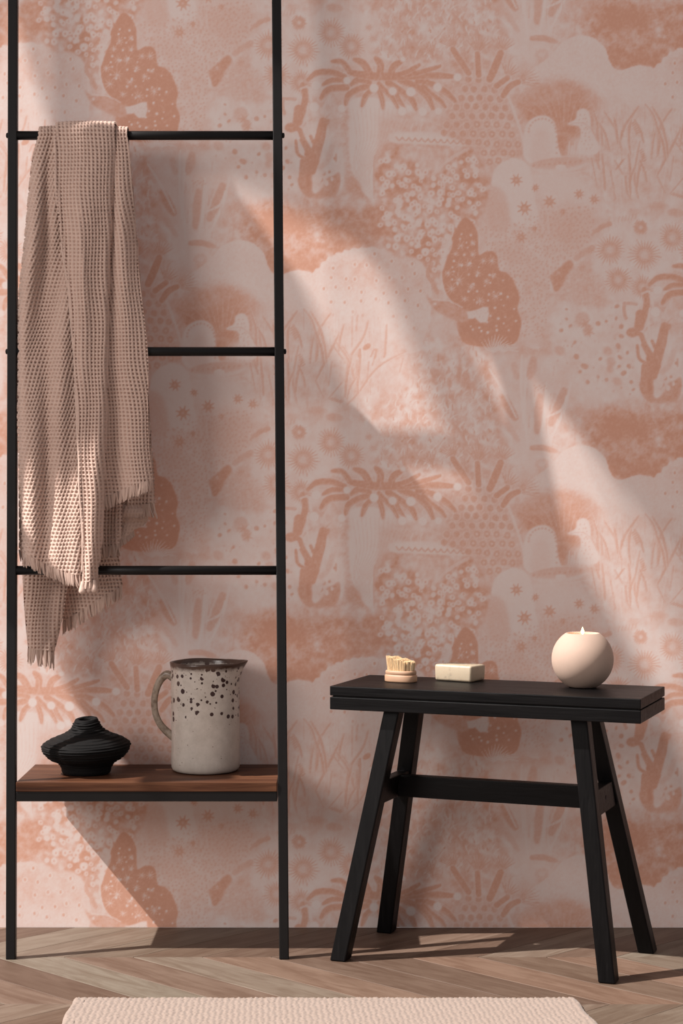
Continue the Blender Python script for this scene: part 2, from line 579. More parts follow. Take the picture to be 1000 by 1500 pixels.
def paint():
    # --- fine brush marks over the whole ground
    for i in range(1500):
        x = rng.uniform(0, 500); y = rng.uniform(0, 600); L_ = rng.uniform(7, 26); t = rng.normal(-1.57, 0.45)
        stroke([(x, y), (x + math.cos(t) * L_ * .5 + rng.uniform(-2, 2), y + math.sin(t) * L_ * .5), (x + math.cos(t + .2) * L_, y + math.sin(t + .2) * L_)], rng.uniform(1.2, 3.4), rng.choice([0.14, 0.2, 0.42, 0.5]), rng.uniform(0.3, 0.7), (0.5, 0.3))
    # --- soft grounds
    poly([(560, 500), (640, 500), (720, 505), (735, 560), (735, 640), (700, 695), (600, 690), (535, 690), (530, 600)], 0.30, 0.8, 10, ((N_mid, 0.12), (N_sml, 0.09)))
    # flecks of grassy plants
    for (x, y) in scatter([(545, 560), (600, 520), (690, 508), (735, 560), (730, 640), (690, 690), (560, 690), (530, 620)], 9, 0.5):
        L_ = rng.uniform(3, 9); t = rng.uniform(-2.2, -0.9)
        stroke([(x, y), (x + math.cos(t) * L_, y + math.sin(t) * L_)], rng.uniform(1.6, 4.4), rng.choice([0.48, 0.6, 0.72]), rng.uniform(0.5, 0.95), (0.6, 0.3))
    for (x, y) in scatter([(560, 600), (640, 530), (720, 560), (725, 650), (640, 690), (560, 680)], 13, 0.5):
        L_ = rng.uniform(7, 15); t = rng.uniform(-2.4, -0.7)
        stroke([(x, y), (x + math.cos(t) * L_ * .6, y + math.sin(t) * L_ * .5), (x + math.cos(t + .25) * L_, y + math.sin(t + .25) * L_)], 1.6, 0.05, 0.85, (1, 0.3))
    disc(570, 565, 14, 0.5, 0.5, 7, 6); disc(590, 560, 12, 0.5, 0.5, 9, 6); disc(566, 605, 11, 0.52, 0.6, 6, 5)
    disc(672, 548, 3.5, 0.62, 0.9, 14, 2, 0.1); disc(681, 556, 6, 0.6, 0.8, 12, 3, 0.3); disc(658, 560, 4, 0.6, 0.8, 8, 3)
    # star plants
    for x, y in ((618, 497), (607, 540), (624, 575)):
        for i in range(7):
            t = i * 0.9 + 0.3
            stroke([(x, y), (x + 15 * math.cos(t), y + 12 * math.sin(t))], 2.4, 0.5, 0.6, (1, 0.2))
    # --- dark mottled cloud of sand
    poly([(866, 10), (890, -6), (930, -10), (980, -8), (1030, -16), (1058, 0), (1062, 30), (1052, 58), (1010, 82), (985, 92), (960, 108), (905, 112), (885, 90), (862, 62), (850, 40)], 0.66, 1.0, 5, ((N_mid, 0.10), (N_sml, 0.08), (N_fin, 0.03)), texa=((N_mid, 0.10), (N_sml, 0.10)))
    poly([(878, 20), (900, 10), (935, 12), (950, 24), (940, 40), (905, 48), (880, 40)], 0.92, 0.9, 6, ((N_sml, 0.03),))
    poly([(890, 70), (925, 78), (965, 72), (975, 85), (955, 100), (910, 104), (895, 92)], 0.86, 0.9, 5, ((N_sml, 0.06),))
    poly([(990, 40), (1020, 20), (1052, 6), (1058, 30), (1045, 60), (1005, 78), (985, 70)], 0.74, 0.75, 6, ((N_sml, 0.08),))
    for x, y in scatter([(830, -18), (900, -22), (1050, -22), (1050, 2), (870, 8), (830, 20)], 6, 0.5):
        disc(x, y, rng.uniform(1, 2.2), 0.45, 0.5)
    stroke([(826, 8), (842, 32), (870, 30)], 2, 0.45, 0.6)
    # --- smooth pale hill
    poly([(812, 74), (822, 63), (836, 55), (852.6, 51.7), (868, 55), (878, 62), (887, 72), (892, 88), (899, 99), (910, 102.5), (921, 99), (934, 95.7), (947, 96.8), (957, 100), (975, 112), (985, 150), (960, 185), (900, 205), (850, 190), (800, 160), (760, 130), (775, 105), (798, 88)], 0.13, 1, 0.6, ((N_big, 0.02), (N_fin, 0.015)))
    # --- scalloped dotted hill
    scal = [(957, 101), (962, 93), (968, 92), (971, 84), (977, 82), (980, 76), (988, 75), (993, 70), (1001, 70.5), (1004, 65.5), (1012, 66.5), (1016, 63), (1024, 64), (1030, 61.5), (1038, 63.5), (1045, 61.5), (1056, 65), (1063, 64), (1080, 72), (1096, 75), (1111, 78), (1122, 90), (1129, 108), (1133, 130), (1130, 170), (1115, 215), (1060, 225), (1000, 200), (965, 170), (950, 130)]
    poly(scal, 0.14, 1, 0.6, ((N_big, 0.02), (N_fin, 0.02)), smooth=False)
    poly([(975, 95), (1010, 78), (1060, 74), (1100, 88), (1120, 120), (1090, 135), (1040, 118), (990, 120)], 0.36, 0.7, 9, ((N_mid, 0.08), (N_sml, 0.04)))
    for x, y in scatter([(968, 100), (1000, 76), (1060, 70), (1112, 84), (1126, 130), (1115, 200), (1050, 175), (985, 165), (962, 135)], 21, 0.3):
        disc(x, y, 4.6, 0.06, 0.75); disc(x - 0.8, y - 0.3, 1.9, 0.66, 0.95, 2.6)
        stroke([(x + 2, y - 4), (x + 4.5, y), (x + 1.5, y + 4.2)], 1.2, 0.42, 0.8)
    # --- fan shaped dark bush below the hill
    poly([(756, 150), (775, 128), (810, 118), (850, 122), (872, 138), (890, 165), (888, 215), (868, 222), (845, 200), (825, 226), (800, 215), (775, 185)], 0.62, 0.95, 6, ((N_mid, 0.05), (N_sml, 0.04)))
    poly([(770, 160), (800, 150), (850, 150), (870, 175), (862, 210), (840, 190), (826, 226), (812, 222), (800, 190), (780, 180)], 0.82, 0.75, 6, ((N_sml, 0.05),))
    for i in range(17):
        t = -math.pi * (0.02 + 0.96 * i / 16)
        bx, by = 826, 205
        L_ = rng.uniform(70, 105)
        stroke([(bx + 16 * math.cos(t), by + 14 * math.sin(t)), (bx + L_ * .55 * math.cos(t), by + L_ * .7 * math.sin(t)), (bx + L_ * .85 * math.cos(t), by + L_ * .92 * math.sin(t))], 1.6, 0.30, 0.40, (0.2, 0.6))
        t += 0.1
        stroke([(bx + 30 * math.cos(t), by + 30 * math.sin(t)), (bx + L_ * .6 * math.cos(t), by + L_ * .8 * math.sin(t))], 2.2, 0.62, 0.4, (0.2, 0.3))
    # --- reed and coral ground
    poly([(870, 160), (910, 145), (960, 150), (1010, 158), (1080, 165), (1110, 190), (1100, 240), (1070, 290), (1000, 315), (920, 320), (880, 310), (862, 260), (862, 200)], 0.21, 0.85, 8, ((N_mid, 0.05), (N_sml, 0.04)))
    for i in range(150):
        x = rng.uniform(866, 1060); y = rng.uniform(170, 312); L_ = rng.uniform(14, 40)
        stroke([(x, y), (x + rng.uniform(-5, 5), y - L_)], rng.uniform(1.2, 3.0), rng.choice([0.46, 0.52, 0.06]), 0.65, (0.4, 0.3))
    reeds = [[(435, 456), (424, 474), (421, 505), (424, 530)], [(445, 453), (456, 467), (462, 485), (464, 498), (462, 525)], [(484, 459), (467, 486), (465, 516), (462, 530)],
             [(497, 487), (488, 507), (473, 536), (462, 558)], [(488, 507), (502, 526)], [(516, 463), (515.7, 508)], [(524, 462), (521, 485)],
             [(539, 470), (532, 494), (512, 525), (508, 551), (506, 573)], [(566, 476), (564, 516), (561, 524)], [(594, 515), (563, 531), (543, 549), (525, 575), (508, 593)],
             [(437, 507), (429, 556), (435, 591)], [(501, 560), (481, 584)], [(463, 560), (474, 583)], [(394, 550), (401, 592)], [(378, 548), (370, 520), (366, 500)],
             [(366, 532), (374, 572)], [(400, 535), (412, 555)], [(416, 558), (418, 580), (424, 592)], [(486, 530), (481, 565)], [(540, 530), (537, 560)], [(552, 512), (545, 535)], [(590, 525), (585, 545)]]
    for i in range(26):
        x = rng.uniform(372, 545); y = rng.uniform(500, 592); L_ = rng.uniform(28, 60); b_ = rng.uniform(-.5, .5)
        reeds.append([(x, y), (x + b_ * L_ * .3, y - L_ * .5), (x + b_ * L_, y - L_)])
    for r in reeds:
        q_ = rng.uniform(.6, 1.0); stroke(r, 6.5, 0.34, 0.55, (0.5, 0.5)); stroke(r, 3.8 * q_, 0.60, 0.8, (0.5, 0.35))
        stroke([(x + 2.6, y + .5) for x, y in r], 1.2, 0.08, 0.6, (0.3, 0.3))
    for cx, cy, a_ in ((429, 490, 1.1), (440, 530, 1.2), (405, 543, 2.2), (492, 588, 0.3)):
        for i in range(6):
            stroke([(cx + (i - 3) * 3.2 * math.cos(a_), cy + (i - 3) * 3.2 * math.sin(a_)), (cx + (i - 3) * 3.2 * math.cos(a_) + 4, cy + (i - 3) * 3.2 * math.sin(a_) - 2.5)], 1.8, 0.62, 0.85)
    disc(537, 508, 6.5, 0.72, 1, 4, 1, -0.6); stroke([(527, 512), (526, 522)], 4, 0.6, 0.9); stroke([(530, 512), (531, 524)], 2, 0.05, 0.9)
    stroke([(543, 522), (548, 512), (551, 514), (549, 525)], 2, 0.6, 0.9)
    for cx, cy in ((591, 514), (608, 542)):
        for i in range(8):
            t = i * 0.8
            stroke([(cx, cy), (cx + 10 * math.cos(t), cy + 9 * math.sin(t))], 1.6, 0.45, 0.8, (1, 0.2))
    disc(463, 602, 14, 0.5, 0.8, 6, 4); disc(490, 612, 13, 0.5, 0.85, 6.5, 2, 0.1); disc(428, 611, 10, 0.45, 0.6, 5, 4)
    # --- sea urchins on pale ground
    poly([(898, 332), (935, 318), (952, 320), (1040, 318), (1052, 345), (1048, 372), (1030, 395), (980, 400), (965, 440), (930, 450), (900, 440), (870, 420), (868, 380), (870, 355)], 0.12, 0.95, 4, ((N_mid, 0.03), (N_sml, 0.02)))
    for (x, y, r) in ((893, 366, 22), (944, 373.5, 23), (984.6, 348, 21), (1014.6, 368, 20), (905, 410, 20), (941, 421, 18), (938, 333, 11)):
        disc(x, y, r * 0.55, 0.44, 0.8, soft=4)
        burst(x, y, r * 0.42, r, 26, 2.0, 0.62, 0.9)
        burst(x, y, r * 0.2, r * 0.45, 14, 1.5, 0.56, 0.8)
        disc(x, y, r * 0.24, 0.24, 0.8, soft=2)
    for x0_ in range(905, 935, 5):
        stroke([(x0_, 325 - (x0_ - 905) * .2), (x0_ + 2, 318 - (x0_ - 905) * .2)], 1.6, 0.5, 0.8)
    # little round buds beside the urchins
    for x, y, r in ((546, 57, 8), (565, 62, 7), (552, 74, 4.5), (572, 76, 5), (596, 76, 5.5), (582, 43, 6), (540, 40, 7), (566, 36, 6)):
        burst(x, y, 1, r, 11, 1.6, 0.44, 0.8); disc(x, y, r * .45, 0.42, 0.8)
    # --- palm trunk
    poly([(512, 150), (535, 142), (575, 150), (606, 158), (604, 178), (585, 180), (566, 198), (551, 224), (547.5, 245), (548, 294), (536, 286), (520, 262), (512, 235), (510.5, 205), (511, 175)], 0.04, 1, 0.8, ((N_mid, 0.02),))
    poly([(556, 165), (604, 165), (600, 182), (578, 195), (560, 205), (554, 190)], 0.30, 0.6, 4)
    for i in range(13):
        x = 516 + i * 6.6
        stroke([(x, 158), (x - (i - 4) * 1.6, 205), (518 + i * 2.2, 245), (532 + i * 1.0, 285)], 1.4, 0.36, 0.6, (0.6, 0.3))
    stroke([(549, 228), (547, 250), (548, 290)], 2.4, 0.5, 0.8); stroke([(600, 180), (570, 197), (553, 226)], 2.2, 0.42, 0.7)
    poly([(562, 176), (606, 164), (606, 186), (592, 198), (576, 214), (557, 238), (552, 222), (556, 198)], 0.36, 0.9, 2.5, ((N_sml, .04),))
    for i in range(7): stroke([(566 + i * 6, 172), (560 + i * 5, 196), (555 + i * 2, 222)], 1.3, 0.2, 0.6, (.6, .3))
    # dark gap left of trunk
    poly([(497, 170), (511, 160), (509, 220), (516, 255), (528, 285), (512, 275), (500, 255), (505, 215)], 0.42, 0.8, 3, ((N_fin, 0.06), (N_sml, 0.05)))
    poly([(505, 262), (518, 260), (529, 274), (520, 280), (508, 280)], 0.62, 0.9, 2)
    # --- speckled ground with brown branching plant
    poly([(318, 150), (345, 138), (372, 150), (400, 142), (430, 130), (436, 160), (445, 190), (470, 178), (500, 215), (505, 268), (480, 292), (430, 284), (400, 290), (350, 290), (320, 250), (310, 200)], 0.11, 0.95, 4, ((N_mid, 0.04), (N_sml, 0.03)))
    o = lambda x, y: (280 + x / 4.545, 120 + y / 4.545)
    for (x, y, r) in ((225, 150, 9), (225, 215, 10), (250, 260, 11), (190, 290, 14), (435, 245, 15), (490, 230, 11), (560, 130, 16), (555, 210, 11), (590, 265, 14), (590, 330, 13), (570, 395, 15), (630, 440, 14), (580, 470, 14), (450, 480, 10), (290, 465, 17), (345, 530, 19), (315, 565, 12), (435, 600, 11), (490, 620, 12), (575, 530, 11), (640, 530, 16), (605, 575, 16), (655, 635, 13), (670, 685, 12), (365, 635, 12), (280, 370, 11), (920, 600, 10), (880, 605, 14), (860, 655, 14), (955, 510, 10)):
        a_, b_ = o(x, y); disc(a_, b_, r / 4.545 * rng.uniform(.7, 1.1), 0.66, 0.95, r / 4.545 * rng.uniform(.9, 1.5), 1.4, rng.uniform(0, 3))
    for (x, y, r, ry) in ((500, 430, 30, 28), (520, 500, 34, 30), (515, 550, 26, 22), (560, 630, 32, 26), (180, 425, 36, 30), (330, 215, 50, 45), (365, 290, 30, 40)):
        a_, b_ = o(x, y); disc(a_, b_, r / 4.545, 0.55, 0.7, ry / 4.545, 4, rng.uniform(0, 3))
    for (x, y) in ((350, 250), (375, 300)):
        a_, b_ = o(x, y)
        for i in range(6):
            t = i + 0.4; stroke([(a_, b_), (a_ + 9 * math.cos(t), b_ + 8 * math.sin(t))], 3, 0.62, 0.8, (1, .3))
    stroke([o(610, 110), o(608, 160), o(620, 210)], 5, 0.6, 0.85); stroke([o(630, 110), o(690, 115)], 5, 0.52, 0.8)
    for i in range(46):
        a_ = rng.uniform(316, 430); b_ = rng.uniform(150, 285)
        disc(a_, b_, rng.uniform(.7, 1.7), 0.5, 0.7)
    stroke([(428, 200), (450, 235), (466, 252)], 5, 0.1, 0.8)
    S = 0.76
    for pth, w in (([(443, 124), (447, 140), (444, 160), (438, 176)], 9), ([(437, 160), (436, 178)], 16), ([(473, 178), (469, 200), (462, 225), (456, 250)], 15), ([(480, 178), (472, 186)], 8), ([(428, 188), (438, 190), (443, 202), (455, 222)], 7),
                   ([(455, 200), (462, 215)], 6), ([(433, 206), (436, 225), (446, 232)], 5), ([(447, 238), (446, 268)], 20), ([(452, 225), (462, 240)], 16), ([(440, 205), (452, 228)], 4)):
        stroke(pth, w, S, 0.95, (0.8, 0.9), 1.6)
    disc(426, 187, 9, S, 1, 7, 2)
    poly([(436, 262), (445, 285), (462, 291), (488, 290), (498, 270), (496, 252), (488, 258), (478, 262), (470, 278), (458, 282), (455, 255)], S, 0.95, 1.2, ((N_sml, .06),))
    for x, y, r in ((466, 262, 5), (472, 250, 4), (478, 268, 3.4), (464, 275, 3), (486, 262, 2.4)): disc(x, y, r, 0.15, 0.9, r * 1.3)
    for pth in ([(452, 152), (449, 170), (452, 190)], [(480, 192), (474, 225), (466, 245)], [(499, 216), (502, 250), (499, 275)], [(440, 130), (452, 128), (456, 150)]):
        stroke(pth, 3.4, 0.10, 0.8)
    stroke([(486, 215), (480, 235), (470, 245)], 8, 0.45, 0.5, soft=3); stroke([(492, 226), (492, 236)], 3, 0.6, 0.8)
    poly([(420, 288), (450, 294), (500, 288), (560, 292), (565, 302), (500, 305), (430, 303)], 0.22, 0.8, 4, ((N_sml, 0.05),))
    # --- tentacle crown of the palm
    crown = [([(451, 117), (464, 107), (486, 106), (504, 113)], 9), ([(486, 90), (501, 91), (512, 105)], 8), ([(519, 87), (532, 93), (541, 107)], 10), ([(550, 85), (557, 94), (556, 109)], 10),
             ([(588, 90), (576, 98), (572, 111)], 10), ([(614, 95), (600, 104), (586, 109)], 8), ([(644, 97), (613, 107), (592, 110)], 8), ([(664, 112), (633, 111), (590, 113)], 10),
             ([(473, 124), (486, 118), (508, 118)], 8), ([(470, 144), (482, 131), (507, 128)], 10), ([(506, 153), (510, 140), (524, 131), (540, 126)], 9), ([(514, 124), (525, 117), (540, 121)], 9),
             ([(530, 155), (536, 140), (546, 131)], 8), ([(561, 159), (559, 144), (554, 131)], 7), ([(583, 159), (575, 144), (563, 132), (555, 123)], 7), ([(592, 157), (584, 146), (580, 134)], 6),
             ([(609, 160), (603, 146), (588, 134), (568, 121)], 9), ([(634, 159), (625, 140), (609, 127), (586, 117)], 10), ([(668, 150), (654, 136), (634, 124), (612, 118)], 9), ([(652, 157), (645, 148), (632, 138), (620, 126)], 7), ([(512, 106), (545, 112), (590, 112)], 12)]
    for pth, w in crown: stroke([(x, y) for x, y in pth], w + 3.5, 0.24, 0.6, (0.9, 1))
    for pth, w in crown: stroke(pth, w, 0.80, 0.92, (0.55, 1), 1.4)
    for pth, w in crown:
        stroke([(x + .5, y + w * .42) for x, y in pth], 1.8, 0.34, 0.5, (0.3, .6))
    for x, y, r in ((508, 118, 5), (547.6, 129, 6.2), (575, 133.5, 5.6), (601.5, 134.6, 6.6), (500, 159, 5.5), (459.6, 157, 7), (463, 125, 6.5), (589, 163, 6), (619, 163.5, 6.2), (640.7, 128, 6), (676, 149, 5.6), (670, 113, 5.5), (642, 163, 5.2), (590, 87, 3.5)):
        disc(x, y, r + 1.2, 0.28, 0.6); disc(x, y, r, 0.03, 0.95)
    # --- basket of white florets
    poly([(560, 224), (574, 208), (630, 208), (690, 213), (704, 236), (714, 262), (716, 292), (704, 312), (688, 335), (668, 352), (660, 382), (668, 410), (650, 422), (632, 398), (610, 378), (575, 372), (556, 345), (552, 310), (548, 268)], 0.62, 0.95, 3, ((N_mid, 0.14), (N_sml, 0.12)), texa=((N_mid, .15),))
    poly([(585, 214), (640, 214), (688, 216), (672, 228), (648, 250), (634, 258), (610, 238), (590, 236)], 0.26, 0.8, 4, ((N_sml, .05),))
    for i in range(16): stroke([(588 + i * 6, 216), (587 + i * 5.8, 236)], 1.1, 0.38, 0.5)
    stroke([(686, 218), (660, 232), (634, 256)], 5, 0.16, 0.6); stroke([(664, 240), (652, 262), (650, 285)], 4, 0.18, 0.6)
    fl = scatter([(556, 232), (580, 222), (600, 238), (640, 250), (690, 226), (706, 244), (714, 290), (690, 330), (662, 350), (655, 400), (636, 398), (600, 370), (570, 365), (556, 330)], 10.2, 0.5)
    for x, y in fl:
        if rng.uniform() < 0.22: continue
        r = rng.uniform(3.2, 5.0)
        disc(x, y, r, 0.08, 0.85, r * rng.uniform(0.85, 1.3), 1.6, rng.uniform(0, 3))
        if rng.uniform() < 0.7: disc(x + .3, y, 1.4, 0.58, 0.9, 1.8)
    for i in range(18):
        x = rng.uniform(642, 668); y = rng.uniform(345, 425); disc(x - (y - 380) * .06, y, rng.uniform(2.6, 4.2), 0.1, 0.7, 4)
    poly([(571, 197), (600, 193), (650, 196), (686, 204), (684, 214), (650, 213), (610, 211), (574, 209)], 0.10, 0.95, 1.2)
    for i in range(11):
        x = 580 + i * 9.4; y = 203 + i * 0.55
        stroke([(x, y - 2), (x + 4.6, y + 2.6), (x + 9.2, y - 2)], 1.9, 0.64, 0.9)
        disc(x + 4.6, y - 4, 3.6, 0.06, 0.8, 3.0)
    for x in (603, 617): stroke([(x, 198), (x - 1, 188), (x + 2, 181)], 1.8, 0.1, 0.7)
    # --- pineapple body
    poly([(640, 188), (648, 168), (668, 152), (676, 122), (690, 110), (715, 108), (733, 118), (746, 146), (757, 184), (768, 214), (772, 238), (748, 232), (722, 248), (705, 236), (690, 214), (660, 200)], 0.36, 0.95, 1.5, ((N_mid, 0.04), (N_sml, 0.04)))
    poly([(634, 186), (650, 168), (676, 158), (698, 182), (700, 212), (668, 202)], 0.55, 0.7, 7, ((N_sml, .05),))
    for r_ in range(10):
        for c_ in range(11):
            x = 644 + c_ * 14.4 + (r_ % 2) * 7.2 + rng.uniform(-1.5, 1.5) + r_ * .8; y = 116 + r_ * 13.2 + rng.uniform(-1.5, 1.5) + c_ * .4
            if inside(np.array([(640, 190), (672, 150), (678, 118), (700, 112), (728, 118), (744, 150), (764, 222), (768, 236), (722, 244), (692, 212), (655, 200)]), np.array([[x]]), np.array([[y]]))[0, 0]:
                disc(x, y, 6.4, 0.22, 0.55, 6.6, 2); disc(x, y, 4.7, 0.66, 0.9, 5.0, 1.6)
                if y > 180 and x > 690: burst(x, y, 3, 6, 8, 1.3, 0.6, 0.8); disc(x, y, 1.8, 0.3, 0.9)
    stroke([(744, 142), (756, 172), (766, 205), (772, 232)], 4, 0.14, 0.8)
    # crown of the pineapple
    def tuft(x, y, a_, L_, n=9, sp=1.5):
        for i in range(n):
            t = a_ + (i / (n - 1) - .5) * sp
            stroke([(x, y), (x + L_ * .5 * math.cos(t * .9 + a_ * .1), y + L_ * .55 * math.sin(t)), (x + L_ * math.cos(t), y + L_ * math.sin(t))], 1.7, 0.6 if i % 2 else 0.68, 0.85, (1, .4))
            stroke([(x + 1.5, y), (x + 1.5 + L_ * .9 * math.cos(t + .06), y + L_ * .9 * math.sin(t + .06))], 1.0, 0.12, 0.6, (1, .4), sm=False)
    tuft(664, 72, -1.9, 24); tuft(699, 79, -1.5, 27); tuft(733, 78, -1.35, 26); tuft(742, 114, -1.2, 24, 7, 1.4); tuft(758, 120, -0.35, 32, 8, 1.2); tuft(634, 80, -2.1, 20, 7)
    for pth, w in (([(663, 72), (672, 86), (686, 107)], 9), ([(699, 79), (701, 110)], 9), ([(733, 78), (724, 100), (717, 116)], 11), ([(743, 114), (727, 126)], 9), ([(759, 120), (746, 127), (737, 140)], 9)):
        stroke(pth, w + 3, 0.2, 0.6); stroke(pth, w, 0.76, 0.95, (0.85, 0.9), 1.4)
    # --- arch window, bird, log
    poly([(770, 236), (766, 205), (770, 184), (782, 172), (797, 169), (809, 175), (815, 190), (817, 214), (822, 236), (800, 244)], 0.10, 1, 0.8)
    poly([(778, 236), (780, 200), (792, 188), (803, 196), (806, 234)], 0.22, 0.9, 3)
    for i in range(13):
        t = math.pi + i * math.pi / 12
        disc(794 + 20 * math.cos(t), 193 + 19 * math.sin(t), 1.7, 0.5, 0.9)
    for y in range(200, 236, 8): disc(815, y, 1.7, 0.5, 0.9)
    poly([(843, 174), (845, 163), (853, 159), (861, 162), (865, 175), (866, 190), (878, 214), (872, 226), (852, 226), (846, 214), (850, 200), (848, 186), (833, 183), (832, 180)], 0.10, 1, 0.8)
    stroke([(836, 181), (853, 180), (866, 190), (874, 206)], 1.6, 0.45, 0.8)
    for x, y in scatter([(846, 165), (860, 164), (864, 190), (868, 218), (852, 220)], 6): disc(x, y, 1.1, 0.5, 0.8)
    for i in range(6): stroke([(832 + i * 4, 226), (834 + i * 4, 208 + (i % 2) * 6)], 2, 0.12, 0.7)
    disc(817, 241, 44, 0.16, 0.9, 12, 2, -0.08); disc(817, 239, 41, 0.46, 0.9, 8.5, 2, -0.09)
    for i in range(10): disc(782 + i * 7.6, 243 - i * .8, 2, 0.62, 0.85)
    disc(821, 245, 8, 0.08, 0.9, 4)
    for k_ in range(3): stroke([(782, 258 + 5 * k_), (820, 255 + 4 * k_), (862, 250 + 4 * k_)], 2.2, 0.34 if k_ % 2 else 0.14, 0.7)
    stroke([(850, 250), (868, 262), (878, 276)], 3, 0.4, 0.6)
    # --- dotted cactus hill with star flowers
    poly([(716, 300), (722, 268), (735, 244), (760, 250), (800, 262), (850, 262), (872, 280), (884, 310), (880, 340), (858, 372), (830, 390), (806, 410), (806, 470), (790, 500), (745, 505), (752, 430), (728, 400), (702, 370), (700, 335)], 0.25, 0.95, 4, ((N_mid, 0.03), (N_sml, 0.02)))
    poly([(775, 250), (810, 250), (845, 256), (870, 275), (872, 300), (820, 300), (790, 290)], 0.13, 0.9, 6)
    poly([(720, 272), (723, 252), (736, 237), (754, 231.5), (771, 239), (779, 257), (783, 292), (788, 325), (760, 330), (740, 310), (732, 285)], 0.09, 1, 0.9)
    poly([(719, 274), (732, 276), (742, 290), (746, 318), (740, 340), (718, 336), (712, 305)], 0.38, 0.9, 2.5)
    poly([(792, 318), (830, 300), (862, 312), (866, 345), (840, 362), (805, 350)], 0.44, 0.7, 9)
    poly([(735, 355), (760, 350), (770, 372), (750, 388), (733, 375)], 0.36, 0.7, 6)
    for x, y in scatter([(705, 330), (745, 330), (790, 310), (870, 300), (870, 345), (806, 405), (800, 495), (765, 495), (752, 420), (715, 380)], 6.2, 0.4):
        disc(x, y, 1.3, 0.56, 0.85)
    for i in range(5): stroke([(770 + i * 8, 310), (768 + i * 9, 340)], 3, 0.16, 0.4)
    for x, y, r in ((756, 264, 9), (784, 275, 6), (768, 305, 10.5), (804.6, 295.5, 9.5), (824, 310, 5), (848, 284.4, 7.5), (870, 292, 7.5), (763, 347.5, 8.5), (782.6, 335, 5), (863.6, 366, 5.5), (852.6, 393, 6)):
        flower(x, y, r, 0.68)
    stroke([(740, 345), (762, 362), (788, 350)], 2, 0.38, 0.6)
    poly([(820, 402), (836, 392), (862, 394), (884, 410), (884, 440), (850, 450), (826, 440), (818, 425)], 0.36, 0.85, 4, ((N_fin, .03),))
    stroke([(844, 378), (856, 369), (867, 363)], 9, 0.50, 0.8, soft=2)
    poly([(806, 405), (819.6, 392), (833, 381), (840, 389), (829, 404), (825, 416), (813, 428), (809, 418)], 0.76, 0.95, 1)
    burst(818, 400, 1, 4, 7, 1, 0.3, 0.8)
    stroke([(866, 344), (880, 333), (893, 328)], 7, 0.58, 0.85, (0.2, 1))
    # --- big dark leaf with white stars and the fish
    leaf = [(666, 346), (670, 331), (680, 319), (690, 324), (698, 338), (700, 355), (701, 373), (710, 369.5), (720, 368), (727, 374), (729, 386), (731, 396), (741, 400), (750, 408), (757, 423), (760, 437), (758, 454), (763, 470), (761, 486), (754, 502), (732, 509), (699, 507), (681, 503), (673, 492), (669, 476), (672, 462), (664, 450), (655, 436), (648, 410), (649, 397), (655, 377), (662, 362)]
    poly(leaf, 0.90, 1, 0.6, ((N_big, 0.02), (N_sml, 0.025)))
    stroke([(664, 338), (652, 375), (646, 402), (651, 428), (664, 446)], 3, 0.12, 0.8)
    stroke([(632, 386), (626, 402), (634, 415), (640, 428)], 6, 0.62, 0.8)
    for x, y, r in ((675, 360, 7), (667, 372, 6), (673, 388, 8), (686, 388, 8), (656, 400, 8), (672, 410, 10), (661, 423, 8), (690, 420, 7), (703, 441, 8), (720, 382, 8), (708, 382, 7), (692, 372, 6), (712, 412, 6), (726, 434, 7), (722, 404, 5), (692, 356, 5), (700, 400, 6), (680, 438, 6)):
        burst(x, y, 1.2, r, 9, 1.1, 0.2, 0.8, jit=.25); disc(x, y, 1.0, 0.1, 0.9)
    for x, y in scatter([(672, 330), (695, 335), (700, 380), (745, 410), (758, 470), (750, 495), (690, 500), (675, 470), (690, 440), (655, 405)], 14, 0.45):
        disc(x, y, rng.uniform(1.2, 2.2), 0.12, 0.95)
    poly([(624, 432), (634, 440), (655, 441), (672, 450), (688, 456), (692, 466), (680, 472), (668, 470), (650, 462), (634, 452)], 0.60, 0.95, 1.2, ((N_sml, .06),))
    stroke([(634, 439), (658, 441), (676, 450)], 2, 0.12, 0.8)
    poly([(683, 457), (697, 454), (706, 450), (715, 449), (716, 460), (713, 472), (703, 473), (696, 466), (686, 467)], 0.09, 1, 0.7, smooth=False)
    for x, y in scatter([(690, 458), (714, 452), (712, 470), (698, 466)], 5): disc(x, y, 0.9, 0.42, 0.8)
    disc(637, 445, 2, 0.1, 0.9)
    poly([(640, 462), (668, 472), (668, 490), (650, 500), (632, 480)], 0.2, 0.5, 4)
    burst(730, 518, 5, 27, 13, 2.0, 0.08, 0.9, -2.9, -0.25, 0.25)
    disc(730, 519, 7, 0.3, 0.8, 5, 3)
    burst(783, 512, 3, 14, 9, 1.5, 0.1, 0.7, -2.8, -0.3)
    for i in range(7): disc(773 + i * 3.4, 513 + (i % 3), 1.2, 0.52, 0.8)
    # --- tall cactus stems
    poly([(720, 530), (745, 522), (800, 520), (826, 545), (838, 580), (815, 650), (780, 700), (765, 700), (752, 640), (735, 590)], 0.17, 0.85, 5, ((N_mid, .03),))
    for pth, w, v in (([(791, 580), (789, 600), (786, 632)], 12, 0.56), ([(826, 572), (818, 595), (807, 620)], 14, 0.58), ([(781, 526), (779, 540), (775, 552)], 13, 0.52), ([(752, 534), (757, 552)], 12, 0.42), ([(738, 582), (746, 598), (754, 612)], 13, 0.70), ([(812, 578), (806, 600)], 6, 0.36), ([(722, 608), (742, 622), (758, 645)], 9, 0.40), ([(724, 632), (744, 655)], 4, 0.44)):
        stroke(pth, w, v, 0.85, (0.7, 0.7), 3)
